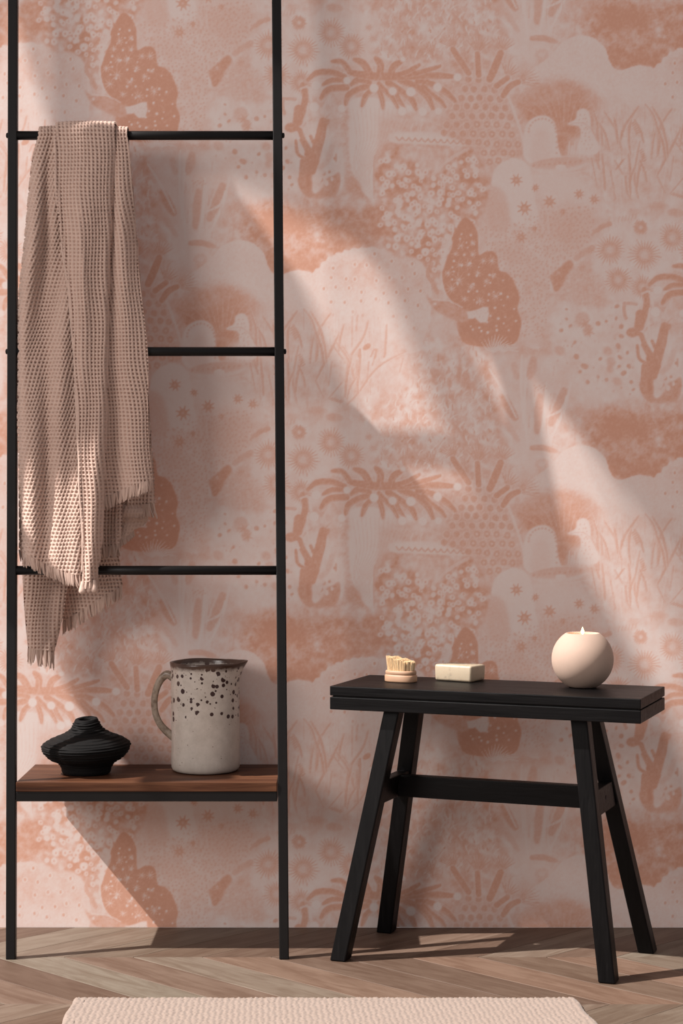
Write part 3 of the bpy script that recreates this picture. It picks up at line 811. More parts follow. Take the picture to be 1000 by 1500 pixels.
    for pth in ([(716, 540), (736, 572), (756, 612)], [(770, 540), (768, 600), (772, 650)], [(800, 560), (797, 610), (790, 650)], [(836, 560), (826, 600), (808, 640)], [(764, 520), (763, 560), (766, 620)], [(802, 610), (822, 600), (830, 580)]):
        stroke(pth, 4, 0.07, 0.8, (.5, .6))
    for i in range(26):
        x = rng.uniform(760, 830); y = rng.uniform(530, 640)
        stroke([(x, y), (x - 1.5, y + rng.uniform(10, 24))], 1.5, rng.choice([0.04, 0.46]), 0.6)
    for cx, cy in ((792, 569), (790, 565)):
        for i in range(5): disc(cx - 8 + i * 4, cy + (i % 2) * 2, 1.1, 0.55, 0.8)
    stroke([(779, 656), (795, 656), (813, 661)], 9, 0.58, 0.85, (.8, .7), 2); stroke([(776, 649), (800, 648), (816, 653)], 2.4, 0.15, 0.8)
    disc(793, 680, 10, 0.36, 0.8, 8, 2); disc(793, 680, 5, 0.2, 0.8, 4, 2); stroke([(780, 668), (800, 669), (812, 680)], 3, 0.14, 0.7)
    # flank beside crown, pale curls
    for i in range(9):
        x = 735 + i * 3; stroke([(x, 690 + i * 1.5), (x + 30, 680 + i * 5)], 1.1, 0.34, 0.5)

paint()
T[:] = np.clip((0.3 + (T - 0.3) * 1.14) * (1 + 0.06 * N_fin) + 0.014 * N_fin, 0, 1)

def ink_at(px, py):
    x = np.mod(px - 0.5, TW); y = np.mod(py - 0.5, TH)
    x0 = np.floor(x).astype(int); y0 = np.floor(y).astype(int)
    fx = x - x0; fy = y - y0
    x0 %= TW; y0 %= TH
    x1 = (x0 + 1) % TW; y1 = (y0 + 1) % TH
    return (T[y0, x0] * (1 - fx) + T[y0, x1] * fx) * (1 - fy) + (T[y1, x0] * (1 - fx) + T[y1, x1] * fx) * fy

# ------------------------------------------------------------------ setting
LWX = -1.3        # inner face of the added sun mask
fine = 1.6
gx = np.concatenate([np.arange(500 + LWX / K, -40, 9.0), np.arange(-40, 1040, fine), np.arange(1040, 1620, 9.0), [1620]])
gy = np.concatenate([np.arange(-860, -20, 9.0), np.arange(-20, 1357, fine), [HOR + H / K]])
GX, GY = np.meshgrid(gx, gy)
wv = np.stack([(GX - 500) * K, np.zeros_like(GX), H + (HOR - GY) * K], -1).reshape(-1, 3)
fq = grid_faces(len(gy), len(gx))[:, ::-1]
wme = mesh_np('wall_back', wv, fq, False)
at = wme.attributes.new('ink', 'FLOAT', 'POINT')
at.data.foreach_set('value', ink_at(GX, GY).astype(np.float32).ravel())
wall = link('wall_back', wme, MAT['wallpaper'])
tag(wall, 'pink and terracotta wallpaper wall printed with fantasy garden plants', None, None, 'structure')

# sun mask added out of view on the left: boards shaped to cut sun patches
def wall_to_left(px, py):
    """where the sun ray that lands on wall pixel (px,py) crosses the plane x = LWX"""
    X = (px - 500) * K; Z = H + (HOR - py) * K
    t = (X - LWX) / SUN.x
    return (0 - t * SUN.y, Z - t * SUN.z)

def slab(bm, yz, x0, x1):
    n = len(yz)
    a = [bm.verts.new((x0, y, z)) for y, z in yz]
    b = [bm.verts.new((x1, y, z)) for y, z in yz]
    bm.faces.new(a); bm.faces.new(list(reversed(b)))
    for i in range(n):
        bm.faces.new([a[i], b[i], b[(i + 1) % n], a[(i + 1) % n]])

bm = bmesh.new()
X0, X1 = LWX - 0.012, LWX
rect = lambda y0, y1, z0, z1: [(y0, z0), (y1, z0), (y1, z1), (y0, z1)]
slab(bm, rect(-0.60, 0.0, 0.0, 0.12), LWX - 0.08, X1)            # bottom of the mask
slab(bm, rect(-0.60, 0.0, 3.02, 3.3), LWX - 0.08, X1)            # top of the mask
# boards outlined back from the shade wanted on the wall
b1 = [wall_to_left(*p) for p in ((26, 0), (80, 184), (98, 500), (74, 925), (112, 1020), (192, 1119), (300, 1245), (420, 1385), (860, 1385), (700, 1030), (547, 663), (449, 425), (345, 275), (330, 100), (320, -40), (10, -40))]
slab(bm, b1, X0, X1)
b2 = [wall_to_left(*p) for p in ((553, 362), (675, 675), (800, 1000), (950, 1385), (1130, 1385), (960, 1010), (870, 850), (785, 690), (692, 507), (640, 420))]
slab(bm, b2, X0, X1)
e3 = lambda k_: [(770 + k_, 430), (870 + k_, 650), (970 + k_, 870), (1100 + k_, 1170), (1195 + k_, 1385)]
for i in range(8):                                                   # added slats that feather the edge of the sun stripe
    w_ = 22 * (i + 0.6) / 8.5
    slab(bm, [wall_to_left(*p) for p in e3(i * 22)] + [wall_to_left(*p) for p in reversed(e3(i * 22 + w_))], X0, X1)
b3 = [wall_to_left(*p) for p in e3(176) + [(1480, 1385), (1480, -420), (770, -420), (770, 430)]]
slab(bm, b3, X0, X1)
b4 = [wall_to_left(*p) for p in ((200, -420), (315, -60), (330, 268), (420, 300), (553, 366), (640, 436), (700, 515), (790, 560), (960, 600), (960, -420))]
b6 = [wall_to_left(*p) for p in ((600, 712), (700, 716), (980, 1385), (815, 1385))]
slab(bm, b6, X0 - 0.013, X0 - 0.001)
slab(bm, rect(-0.475, -0.35, 1.46, 1.635), X0, X1)  # extra board added to keep a sun patch off the jug
slab(bm, b4, X0 - 0.013, X0 - 0.001)
b5 = [wall_to_left(*p) for p in ((-420, 95), (8, 88), (28, 42), (34, 10), (330, 10), (330, -420), (-420, -420))]
slab(bm, b5, X0 - 0.026, X0 - 0.014)
wl = link('sun_mask_left', bm_mesh('sun_mask_left', bm), MAT['plaster'])
tag(wl, 'pale board mask added left of the picture to shape the sun', None, None, 'structure')

# floor: dark sub-floor with chevron planks
bm = bmesh.new()
hexa(bm, box_pts(LWX - 0.1, 1.4, -4.2, 0.0, -0.06, -0.012))
floor = link('floor', bm_mesh('floor', bm), MAT['subfloor'])
tag(floor, 'grey brown chevron plank floor', None, None, 'structure')

ROW = 0.277; SLANT = 0.292; STEP = 0.1135; GAP = 0.0011
def plank_mesh(sgn, name, ydepth0, ydepth1, cut0=0.0):
    """parallelogram from depth y0 (back) to y1 (front); local x follows the board"""
    L_ = math.hypot(SLANT, ROW); ang = math.atan2(-ROW, SLANT * sgn)
    ca, sa = math.cos(-ang), math.sin(-ang)
    def loc(x, y): return (x * ca - y * sa, x * sa + y * ca)
    f0 = cut0; f1 = 1.0
    g = GAP
    pts = []
    for fr, yy in ((f0, -f0 * ROW - g / 2), (f1, -f1 * ROW + g / 2)):
        x = SLANT * sgn * fr
        pts.append((loc(x + g * .6, yy), loc(x + STEP - g * .6, yy)))
    (a, b), (d_, c) = pts
    bm = bmesh.new()
    ring = [a, b, c, d_]
    hexa(bm, [(p[0], p[1], -0.012) for p in ring] + [(p[0], p[1], 0.0) for p in ring], 0.00035, 1)
    me = bm_mesh(name, bm)
    me.materials.append(MAT['plank'])
    return me, ang
row0 = -0.205 + ROW      # back edge of the first row (behind the wall), so it is cut at the wall
pm = {}
pm[(1, 0)] = plank_mesh(1, 'plank', 0, 1)
pm[(-1, 0)] = plank_mesh(-1, 'plank', 0, 1)
cut = (row0 - 0.0) / ROW
pm[(-1, 1)] = plank_mesh(-1, 'plank', 0, 1, cut)
for r in range(7):
    sgn = -1 if r % 2 == 0 else 1
    yb = row0 - r * ROW
    me, ang = pm[(sgn, 1 if r == 0 else 0)]
    i0, i1 = -13, 16
    for i in range(i0, i1):
        x = -0.343 + i * STEP + (SLANT if sgn < 0 else 0.0)
        lo = min(x, x + SLANT * sgn); hi = max(x, x + SLANT * sgn) + STEP
        if lo < LWX - 0.05 or hi > 1.4: continue
        o = bpy.data.objects.new('plank', me)
        C.objects.link(o)
        o.parent = floor
        o.location = (x, yb, 0)
        o.rotation_euler = (0, 0, ang)

# ------------------------------------------------------------------ ladder rack
RB = {'L': Vector((-0.5425, -0.2145, 0.0)), 'R': Vector((-0.0942, -0.2145, 0.0))}
RT = {'L': Vector((-0.5587, -0.103, 1.604)), 'R': Vector((-0.1105, -0.103, 1.604))}
def rail_at(side, z):
    f = z / 1.604
    return RB[side].lerp(RT[side], f) if f <= 1 else RB[side] + (RT[side] - RB[side]) * f
rack = empty('ladder_rack', (-0.318, -0.2145, 0.0), 'tall black metal ladder rack with a walnut shelf, leaning by the wall', 'ladder rack')
RW = 0.0157
ZTOP = 1.95
for s in 'LR':
    bm = bmesh.new()
    a, b = rail_at(s, 0.0), rail_at(s, ZTOP)
    h = RW / 2
    hexa(bm, [(p.x + i * h, p.y + j * h, p.z) for p in (a, b) for i, j in ((-1, -1), (1, -1), (1, 1), (-1, 1))], 0.0014, 2)
    link('rail', bm_mesh('rail', bm), MAT['metal'], rack)
    # stand-off to the wall, above the picture
    t_ = rail_at(s, 1.93)
    link('wall_bracket', tube('wall_bracket', [(t_.x, t_.y + h, t_.z), (t_.x, -0.0005, t_.z)], 0.006, 12), MAT['metal'], rack)
rung_pos = []
for py in (198.5, 515.0, 835.5):
    # height of the rung from its row
    z = 1.0
    for _ in range(20):
        d_ = -rail_at('L', z).y
        z = H + (HOR - py) * K * (D - d_) / D
    rung_pos.append((z, -rail_at('L', z).y))
    a, b = rail_at('L', z), rail_at('R', z)
    a = a + Vector((h, 0, 0)); b = b - Vector((h, 0, 0))
    link('rung', tube('rung', [a, b], 0.0077, 24), MAT['metal'], rack)
    for q, sg in ((rail_at('L', z), -1), (rail_at('R', z), 1)):
        if py > 600: continue
        x = q.x + sg * h
        link('bolt', tube('bolt', [(x - sg * .001, q.y, z), (x + sg * .0022, q.y, z), (x + sg * .0034, q.y, z), (x + sg * .0040, q.y, z)], [0.0046, 0.0046, 0.0038, 0.0016], 14), MAT['metal'], rack)
# shelf
SZ = 0.2885
SF, SBK = -0.2055, -0.013
xl = rail_at('L', SZ).x + h + 0.0012; xr = rail_at('R', SZ).x - h - 0.0012
bm = bmesh.new()
hexa(bm, box_pts(xl, xr, SF, SBK, SZ - 0.0160, SZ), 0.0012, 2)
link('shelf_board', bm_mesh('shelf_board', bm), MAT['walnut'], rack)
for (x0, x1, y0, y1) in ((xl, xr, SF + .001, SF + .0165), (xl, xr, SBK - .0165, SBK - .001), (xl, xl + .015, SF + .0165, SBK - .0165), (xr - .015, xr, SF + .0165, SBK - .0165)):
    bm = bmesh.new()
    hexa(bm, box_pts(x0, x1, y0, y1, SZ - 0.0322, SZ - 0.0162), 0.001, 2)
    link('shelf_frame_bar', bm_mesh('shelf_frame_bar', bm), MAT['metal'], rack)

# ------------------------------------------------------------------ black vase on the shelf
def at_shelf(px, d):
    s = (D - d) / D
    return Vector(((px - 500) * K * s, -d, SZ))
vloc = at_shelf(126.5, 0.112)
prof_px = [(30, 0), (34.5, 1), (36, 4), (36.5, 8), (38, 12), (40, 15.5), (45, 18.5), (51, 22), (56, 26), (60, 31), (63.0, 36), (63.6, 40), (61.5, 44), (57, 47.5), (50, 51), (42, 54.5), (34, 58), (27.5, 61.5), (23.5, 65), (21, 69), (19, 73), (17.2, 77), (16, 79.5), (13, 80.2), (10.5, 79), (9.5, 74), (10, 66)]
pu = K * (D - 0.112) / D
prof = []
for i in range(len(prof_px) - 1):
    (r0, z0), (r1, z1) = prof_px[i], prof_px[i + 1]
    for t in np.linspace(0, 1, 7, endpoint=False):
        prof.append(((r0 + (r1 - r0) * t) * pu, (z0 + (z1 - z0) * t) * pu))
prof.append((prof_px[-1][0] * pu, prof_px[-1][1] * pu))
def vfn(r, z, t):
    zz = z / pu
    k_ = 1.0 + 0.022 * math.sin(2 * t + 0.6) + 0.012 * math.sin(5 * t + zz * .12)
    if zz > 14 and zz < 76:
        rib = abs(math.sin(zz * 0.66 + 0.5 * math.sin(2 * t + .5) + 0.35 * math.sin(5 * t + 1)))
        r = r + 0.0016 * (rib - 0.6) * min(1, (zz - 14) / 5)
        r = r + 0.0009 * math.sin(zz * 1.9 + 1.1 * math.sin(3 * t))
    # a soft vertical crease on the left front
    dc = (t - 4.05 + math.pi) % (2 * math.pi) - math.pi
    r *= 1 - 0.05 * math.exp(-(dc / 0.12) ** 2) * (1 if 16 < zz < 60 else 0)
    # the shoulder leans a little, like thrown by hand
    z = z + 0.0022 * math.sin(t + 0.4) * (1 if zz > 20 else 0) * min(1, zz / 40)
    return r * k_ if zz > 10 else r, z
vz = link('vase', lathe('vase', prof, 120, True, True, vfn), MAT['vase'])
vz.location = vloc + Vector((0, 0, 0.0003))
tag(vz, 'squat matte black ribbed vase on the left end of the walnut shelf', 'vase')

# ------------------------------------------------------------------ speckled jug
jd = 0.082
jloc = at_shelf(301, jd)
ju = K * (D - jd) / D
jug = empty('jug', jloc, 'tall speckled cream stoneware jug with brown rim on the walnut shelf', 'jug')
JR = 50.5 * ju
JH = 0.1865
prof = [(0.0, 0.0), (JR * .82, 0.0), (JR * .90, 0.0008), (JR * .955, 0.003), (JR * .985, 0.007), (JR, 0.013)]
for t in np.linspace(0, 1, 22)[1:]:
    prof.append((JR * (1.0 - 0.035 * math.sin(t * math.pi) * 0.35), 0.013 + (JH - 0.018 - 0.013) * t))
prof += [(JR * 1.0, JH - 0.0135), (JR * 1.015, JH - 0.008), (JR * 1.03, JH - 0.003), (JR * 1.03, JH - 0.0005), (JR * 1.01, JH), (JR * .985, JH - 0.0006), (JR * .965, JH - 0.004), (JR * .94, JH - 0.02), (JR * .93, 0.10), (JR * .90, 0.012), (0.0, 0.010)]
def jfn(r, z, t):
    # pouring lip towards +x
    dt = (t + math.pi) % (2 * math.pi) - math.pi
    k_ = max(0.0, min(1.0, (z - (JH - 0.042)) / 0.042)) ** 2
    k_ *= math.exp(-(dt / 0.30) ** 2)
    r2 = r + 0.0125 * k_ if r > 0.01 else r
    return r2 * (1 + 0.006 * math.sin(3 * t + z * 30)), z + 0.002 * k_ + (0.0006 * math.sin(4 * t) if z > JH - 0.005 else 0)
jb = link('body', lathe('jug_body', prof, 96, False, False, jfn), MAT['jug'], jug)
hp = [(0.0, 0.159), (-0.010, 0.1625), (-0.020, 0.155), (-0.028, 0.140), (-0.0325, 0.119), (-0.031, 0.097), (-0.0235, 0.079), (-0.013, 0.067), (-0.003, 0.059), (0.004, 0.0545)]
hpts = smooth_pts([(x, z) for x, z in hp], False, 5)
hd = Vector((math.cos(math.radians(-12)), math.sin(math.radians(-12)), 0))
path = [Vector((0, 0, z)) - hd * JR + hd * (x) for x, z in hpts]
n = len(path)
rad = [0.0058 + 0.0022 * (1 - math.sin(math.pi * i / (n - 1))) for i in range(n)]
jh_ = link('handle', tube('jug_handle', path, rad, 16, 0.75), MAT['handle'], jug)
for o_ in (jb, jh_): o_.location = (0, 0, 0.0003)
tag(jh_, 'brown grey glazed loop handle')

# ------------------------------------------------------------------ towel
RZ, RD = rung_pos[0]
towel = empty('towel', (-0.47, -RD, RZ + 0.03), 'beige waffle weave towel with fringed hems draped over the top rung', 'towel')
PITCH = 5.3        # weave cell in photo pixels

def curve(pts, n):
    """resample polyline (px,py) smoothly to n points"""
    q = smooth_pts(pts, False, 8)
    s = np.concatenate([[0], np.cumsum(np.hypot(*np.diff(q, axis=0).T))]); s /= s[-1]
    t = np.linspace(0, 1, n)
    return np.stack([np.interp(t, s, q[:, 0]), np.interp(t, s, q[:, 1])], -1)

def sheet(name, left, right, dfun, shear, over=None, amp=0.0044, res=0.85, hem=None, mat='towel', backdrop=0.08):
    """woven sheet between two boundary curves; dfun(u, py) distance from the wall"""
    ln = max(abs(left[-1][1] - left[0][1]), abs(right[-1][1] - right[0][1]))
    wmax = max(abs(r[0] - l[0]) for l in left for r in right)
    nv = int(ln / res) + 2
    nu = int(max(20, min(wmax, 130) / res))
    Lc, Rc = curve(left, nv), curve(right, nv)
    u = np.linspace(0, 1, nu)[None, :]
    PX = Lc[:, 0:1] * (1 - u) + Rc[:, 0:1] * u
    PY = Lc[:, 1:2] * (1 - u) + Rc[:, 1:2] * u
    if hem is not None:
        v = np.linspace(0, 1, nv)[:, None]
        PY = PY + hem(u) * np.clip((v - 0.75) / 0.25, 0, 1) ** 1.5
    DD = dfun(np.broadcast_to(u, PX.shape), PY)
    s = (D - DD) / D
    X = (PX - 500) * K * s; Z = H + (HOR - PY) * K * s; Y = -DD
    WU = (PX + shear * (PY - 198)); WV = PY.copy()
    if over is not None:
        Rr, spread = over
        na = int(math.pi * Rr / (K * res)) + 2
        th = np.linspace(math.pi, 0, na, endpoint=False)
        nb = int(backdrop / (K * res))
        fx = X[0]; fd = DD[0]; fz = Z[0]
        cx = fx.mean()
        rows = []
        for i in range(nb):
            q = 1 - i / nb
            rows.append((fx + (fx - cx) * spread * (0.5 + q), -(RD - Rr) + 0 * fx, np.full_like(fx, RZ - q * backdrop), -na * 1.0 - (nb - i)))
        for i, t in enumerate(th):
            q = t / math.pi
            bulge = 1 + 0.10 * np.sin(np.linspace(0, math.pi, len(fx)))
            rows.append((fx + (fx - cx) * spread * q, -(RD + (fd - RD) * math.cos(t) if t < math.pi / 2 else RD + Rr * math.cos(t)) + 0 * fx, RZ + Rr * bulge * math.sin(t) + (fz - RZ) * (1 - q) , -(na - i)))
        ex = np.array([r[0] for r in rows]); ey = np.array([r[1] for r in rows]); ez = np.array([r[2] for r in rows])
        ev = np.array([r[3] for r in rows])[:, None] * res + WV[0:1]
        X = np.vstack([ex, X]); Y = np.vstack([ey, Y]); Z = np.vstack([ez, Z])
        WU = np.vstack([np.broadcast_to(WU[0:1], ex.shape), WU]); WV = np.vstack([ev + 0 * ex, WV])
    G = np.stack([X, Y, Z], -1)
    du = np.gradient(G, axis=1); dv = np.gradient(G, axis=0)
    Nn = np.cross(du, dv)
    Nn /= np.linalg.norm(Nn, axis=-1, keepdims=True) + 1e-12
    # front of the cloth looks away from the wall (towards -y) where it hangs in front
    if Nn[-1, :, 1].mean() > 0: Nn = -Nn
    wob = 0.25 * np.sin(WV * 0.05) + 0.2 * np.sin(WU * 0.11 + WV * .03)
    a = np.abs(np.cos(math.pi * (WU / PITCH + wob))) ; b = np.abs(np.cos(math.pi * (WV / (PITCH * 1.05) + 0.3 * wob)))
    ss = lambda t: np.clip((t - 0.45) / 0.38, 0, 1) ** 2 * (3 - 2 * np.clip((t - 0.45) / 0.38, 0, 1))
    relief = np.maximum(ss(a), 0.92 * ss(b))
    rg = np.random.default_rng(len(name) + nu)
    relief = relief + 0.05 * rg.standard_normal(relief.shape)
    G = G + Nn * (amp * (relief - 0.6))[..., None]
    nr, nc = G.shape[:2]
    me = mesh_np(name, G.reshape(-1, 3), grid_faces(nr, nc), True)
    o = link(name, me, MAT[mat], towel)
    return o, G

def strands(name, pts, length, parent, lean=0.0, spread=0.35, step=0.0011, rad=0.00062, clump=5, seed=1, out=-0.2, mat='fringe'):
    """fringe: a comb of loose yarns hanging from the polyline pts"""
    rg = random.Random(seed)
    pts = [Vector(p) for p in pts]
    V, F = [], []
    acc = []
    for i in range(len(pts) - 1):
        L_ = (pts[i + 1] - pts[i]).length
        m = max(1, int(L_ / step))
        for j in range(m): acc.append(pts[i].lerp(pts[i + 1], j / m))
    cl = 0; cdir = (0, 0); cw = 1
    for i, p in enumerate(acc):
        if cl <= 0:
            cl = rg.randint(max(2, clump - 2), clump + 3)
            cdir = (rg.uniform(-spread, spread), rg.uniform(-.25, .25)); c0 = i; cn = cl
            cw = rg.uniform(0.9, 1.08)
        cl -= 1
        pull = (cn / 2 - (i - c0)) * step * 0.15
        L_ = length * cw * rg.uniform(0.88, 1.03)
        dx = lean * L_ + cdir[0] * L_ * .5 + pull; dy = cdir[1] * L_ * .4 + out * L_ * .3
        path = []
        for k_ in range(5):
            f = k_ / 4
            path.append(p + Vector((dx * f ** 1.4 + rg.uniform(-.0006, .0006) * f, dy * f, -L_ * f + 0.001)))
        v, q, c = tube_arrays(path, [rad, rad * 1.1, rad, rad * .9, rad * .6], 4)
        b0 = len(V)
        V += [tuple(x) for x in v]; F += [tuple(b0 + k_ for k_ in f_) for f_ in q]
    me = mesh_np(name, V, F, True)
    o = link(name, me, MAT[mat], parent)
    o.location = (0, 0, 0) if parent is not towel else o.location
    tag(o, kind='stuff')
    return o

F0 = RD + 0.016
def base_d(py):   # the cloth rests against the lower rungs in front
    return np.interp(py, [150, 198, 300, 515, 700, 835, 900, 1000], [F0, F0, F0 + .012, rung_pos[1][1] + .0115, rung_pos[2][1] + .0035, rung_pos[2][1] + .0115, rung_pos[2][1] + .014, rung_pos[2][1] + .016])
g_ = lambda u, c, w: np.exp(-((u - c) / w) ** 2)

def d_left(u, py):
    v = np.clip((py - 198) / 640, 0, 1)
    k_ = np.clip((py - 190) / 160, 0, 1)
    val = np.clip(0.36 - 0.10 * v, 0, 1)
    d_ = base_d(py) + 0.004 + k_ * (0.012 * g_(u, 0.17, .17) + (0.002 + .010 * v) * g_(u, 0.76, .26) - 0.011 * g_(u, 0.42, .13) * (1 - .75 * v)) - 0.020 * g_(u, 0.0, .07) * k_
    d_ = d_ + 0.004 * np.sin(py * .021 + u * 4) * k_ + 0.0025 * np.sin(u * 19 + py * .013) * k_
    # the lower left corner swings towards the wall
    d_ = d_ - 0.010 * np.clip((py - 640) / 180, 0, 1) * g_(u, 0.0, .2)
    return d_
sA, GA = sheet('front_fold', [(56, 198), (46, 240), (37, 340), (27, 440), (24, 520), (26.5, 640), (28, 740), (28.5, 806)],
               [(101, 198), (106, 260), (114, 340), (119, 420), (117, 520), (121, 640), (126, 740), (131, 848)],
               d_left, 0.34, (0.0150, 0.05), hem=lambda u: 7 * np.sin(u * math.pi) ** 1 * (1 - .2 * u))
def d_mid(u, py):
    k_ = np.clip((py - 190) / 120, 0, 1)
    v = np.clip((py - 198) / 660, 0, 1)
    return base_d(py) + 0.006 + (0.0085 + .006 * k_) * np.clip(1 - (2 * u - 1) ** 2, 0, 1) ** .6 * 1.15 + k_ * (0.010 * (1 - u) + 0.004 * np.sin(u * 9 + py * .012) * (1 - v * .6)) + 0.0035 * g_(u, .38, .06) * g_(py, 390, 90) - 0.016 * g_(u, 1.0, .08) * k_ + 0.006 * g_(u, 0, .05)
sB, GB = sheet('folded_edge', [(80, 198), (79, 226), (80, 260), (86, 320), (97, 400), (107, 490), (112, 567), (115, 650), (118, 727), (122, 800), (122, 854)],
               [(167, 198), (169, 240), (168, 330), (163, 400), (161, 520), (159, 600), (155, 700), (149, 790), (141, 853)],
               d_mid, -0.03, (0.0235, 0.02))
def d_right(u, py):
    k_ = np.clip((py - 190) / 160, 0, 1)
    return base_d(py) - 0.001 + k_ * (0.004 * np.sin(u * 7 + 1 + py * .010) + 0.010 * g_(u, .62, .22) - 0.003 * g_(u, .30, .13)) - 0.006 * g_(u, 1.0, .10) * k_ + 0.004 * g_(py, 515, 60) - 0.006 * np.clip((py - 560) / 140, 0, 1)
sC, GC = sheet('side_fold', [(150, 198), (150, 300), (150, 420), (148, 520), (146, 600), (146, 680), (150, 730)],
               [(186, 198), (191, 232), (198, 340), (206, 420), (217, 520), (216.5, 600), (217.5, 650), (223, 702)],
               d_right, -0.10, (0.0140, 0.03))
# back flap, hanging behind the rungs
BK = RD - 0.020
def d_back(off, w=0.006, f=3.0, tuck=0.0):
    return lambda u, py: BK + off + w * np.sin(u * f + py * .011) - 0.010 * g_(u, 1, .12) - 0.008 * g_(u, 0, .1) + 0 * py
sD, GD = sheet('back_fold', [(58, 240), (44, 400), (36, 600), (33, 760), (33, 842), (36, 900), (41, 950)],
               [(132, 240), (128, 500), (118, 700), (108, 790), (101, 845), (92, 905), (79, 957)],
               d_back(0.012, .007, 4), 0.06)
sE, GE = sheet('back_fold', [(95, 240), (95, 500), (94, 700), (93, 800), (92, 860), (92, 912)],
               [(172, 240), (174, 500), (174, 700), (174, 790), (176, 830), (180, 858)],
               d_back(-0.012, .005, 4), -0.25, res=1.0)
sF, GF = sheet('back_fold', [(120, 240), (125, 500), (132, 680), (136, 760), (138, 806)],
               [(186, 240), (184, 500), (181, 680), (180, 760), (176, 797)],
               d_back(0.022, .006, 5), -0.05, res=1.0)
sG, GG = sheet('back_fold', [(160, 240), (168, 500), (178, 680), (183, 712), (181, 742)],
               [(192, 240), (212, 500), (223, 660), (226, 712), (226, 738)],
               d_back(0.004, .006, 5), 0.0, res=1.0)
def curl(u, py):
    return BK - 0.004 + 0.012 * np.sin(np.clip((py - 735) / 30, 0, 1) * math.pi) + 0.004 * np.sin(u * 6) - .006 * g_(u, 1, .15)
sH, GH = sheet('rolled_corner', [(172, 735), (174, 755), (172, 778), (170, 800)], [(214, 738), (217, 758), (212, 768), (196, 776)], curl, 0.2, mat='fringe', amp=.0012)
bot = lambda G, st=2: [G[-1, i] for i in range(0, G.shape[1], st)]
for i, (G, L_, ln, sd, par) in enumerate(((GA, 0.021, 0.12, 1, sA), (GB, 0.011, 0.0, 2, sB), (GC, 0.021, 0.05, 3, sC), (GD, 0.027, 0.02, 4, sD), (GE, 0.022, 0.08, 5, sE), (GF, 0.020, 0.0, 6, sF), (GG, 0.025, 0.15, 7, sG), (GH, 0.010, 0.2, 8, sH))):
    strands('fringe', bot(G), L_, par, ln, step=0.00075, rad=0.0008, seed=sd)
# selvage of the folded edge and twisted end knots
edge = [GB[i, 0] + np.array([0.0, -0.0012, 0]) for i in range(GB.shape[0] - 600, GB.shape[0], 9)]
edge = [sum(edge[max(0, i - 3):i + 4]) / len(edge[max(0, i - 3):i + 4]) for i in range(len(edge))]
link('selvage', tube('selvage', [Vector(p) for p in edge], [0.0021] * len(edge), 8), MAT['fringe'], sB).location = (0, 0, 0)
for px, py, r in ((121, 864, 5.5), (138, 862, 4.8), (130, 862, 3.8)):
    c = P(px, py, float(base_d(np.array(850.0))) + 0.026)
    kn = lathe('knot', [(0.0004, -.007), (r * .55 * K, -.0066), (r * .95 * K, -.004), (r * K, -.001), (r * .85 * K, .003), (r * .55 * K, .008), (r * .4 * K, .014)], 14, True, True, lambda rr, z, t: (rr * (1 + .10 * math.sin(6 * t)), z))
    o = link('tassel_knot', kn, MAT['fringe'], sB); o.location = c

# ------------------------------------------------------------------ bench
BH = 0.447
BC = Vector((0.256, -0.2093, 0.0)); BTH = math.radians(-20.9)
BL_, BW_ = 0.517, 0.190
bench = empty('bench', BC, 'small black stained wooden bench with splayed legs holding the candle', 'bench', BTH)
def bpart(name, bm, mat):
    o = link(name, bm_mesh(name, bm), MAT[mat]); o.parent = bench
    return o
U, V_ = BL_ / 2, BW_ / 2
bm = bmesh.new(); hexa(bm, box_pts(-U, U, -V_, V_, BH - 0.0158, BH), 0.0012, 2); bpart('top_board', bm, 'bwood_x')
bm = bmesh.new(); hexa(bm, box_pts(-U + .004, U - .004, -V_ + .004, V_ - .004, BH - 0.0180, BH - 0.0157)); bpart('shadow_gap', bm, 'bwood_x')
bm = bmesh.new(); hexa(bm, box_pts(-U, U, -V_, V_, BH - 0.0385, BH - 0.0179), 0.0012, 2); bpart('apron_board', bm, 'bwood_x')
ZT = BH - 0.0385
feet = {'FL': ((-0.2365, -0.103), (-0.158, -0.060)), 'FR': ((0.2045, -0.079), (0.153, -0.052)),
        'BL': ((-0.2300, 0.103), (-0.157, 0.045)), 'BR': ((0.2235, 0.128), (0.146, 0.050))}
LWU, LWV = 0.0135, 0.0150
def leg_at(k_, z):
    (fu, fv), (tu, tv) = feet[k_]; f = z / ZT
    return fu + (tu - fu) * f, fv + (tv - fv) * f
for k_ in feet:
    bm = bmesh.new()
    pts = []
    for z in (0.0003, ZT - 0.0001):
        cu, cv = leg_at(k_, z)
        for i, j in ((-1, -1), (1, -1), (1, 1), (-1, 1)):
            pts.append((cu + i * LWU, cv + j * LWV, z))
    hexa(bm, pts, 0.0022, 2)
    bpart('leg', bm, 'bwood_z')
for a, b in (('FL', 'BL'), ('FR', 'BR')):
    z0, z1 = 0.2525, 0.2920
    sg = -1 if a == 'FL' else 1
    au, av = leg_at(a, (z0 + z1) / 2); bu, bv = leg_at(b, (z0 + z1) / 2)
    av += LWV - .004; bv -= LWV - .004
    pts = []
    for z in (z0, z1):
        sh = (leg_at(a, z)[0] - au)
        pts += [(au + sh - .010, av, z), (au + sh + .010, av, z), (bu + sh + .010, bv, z), (bu + sh - .010, bv, z)]
    bm = bmesh.new(); hexa(bm, pts, 0.0012, 2); o = bpart('end_rail', bm, 'bwood_x')
    # bolt hole, seen on the right end
    mu, mv, mz = (au + bu) / 2 + sg * .0101, (av + bv) / 2, (z0 + z1) / 2
    me = tube('bolt_hole', [(mu - sg * .003, mv, mz), (mu + sg * .0002, mv, mz)], 0.0052, 16)
    oo = link('bolt_hole', me, MAT['wick']); oo.parent = o
zc0, zc1 = 0.2545, 0.2905
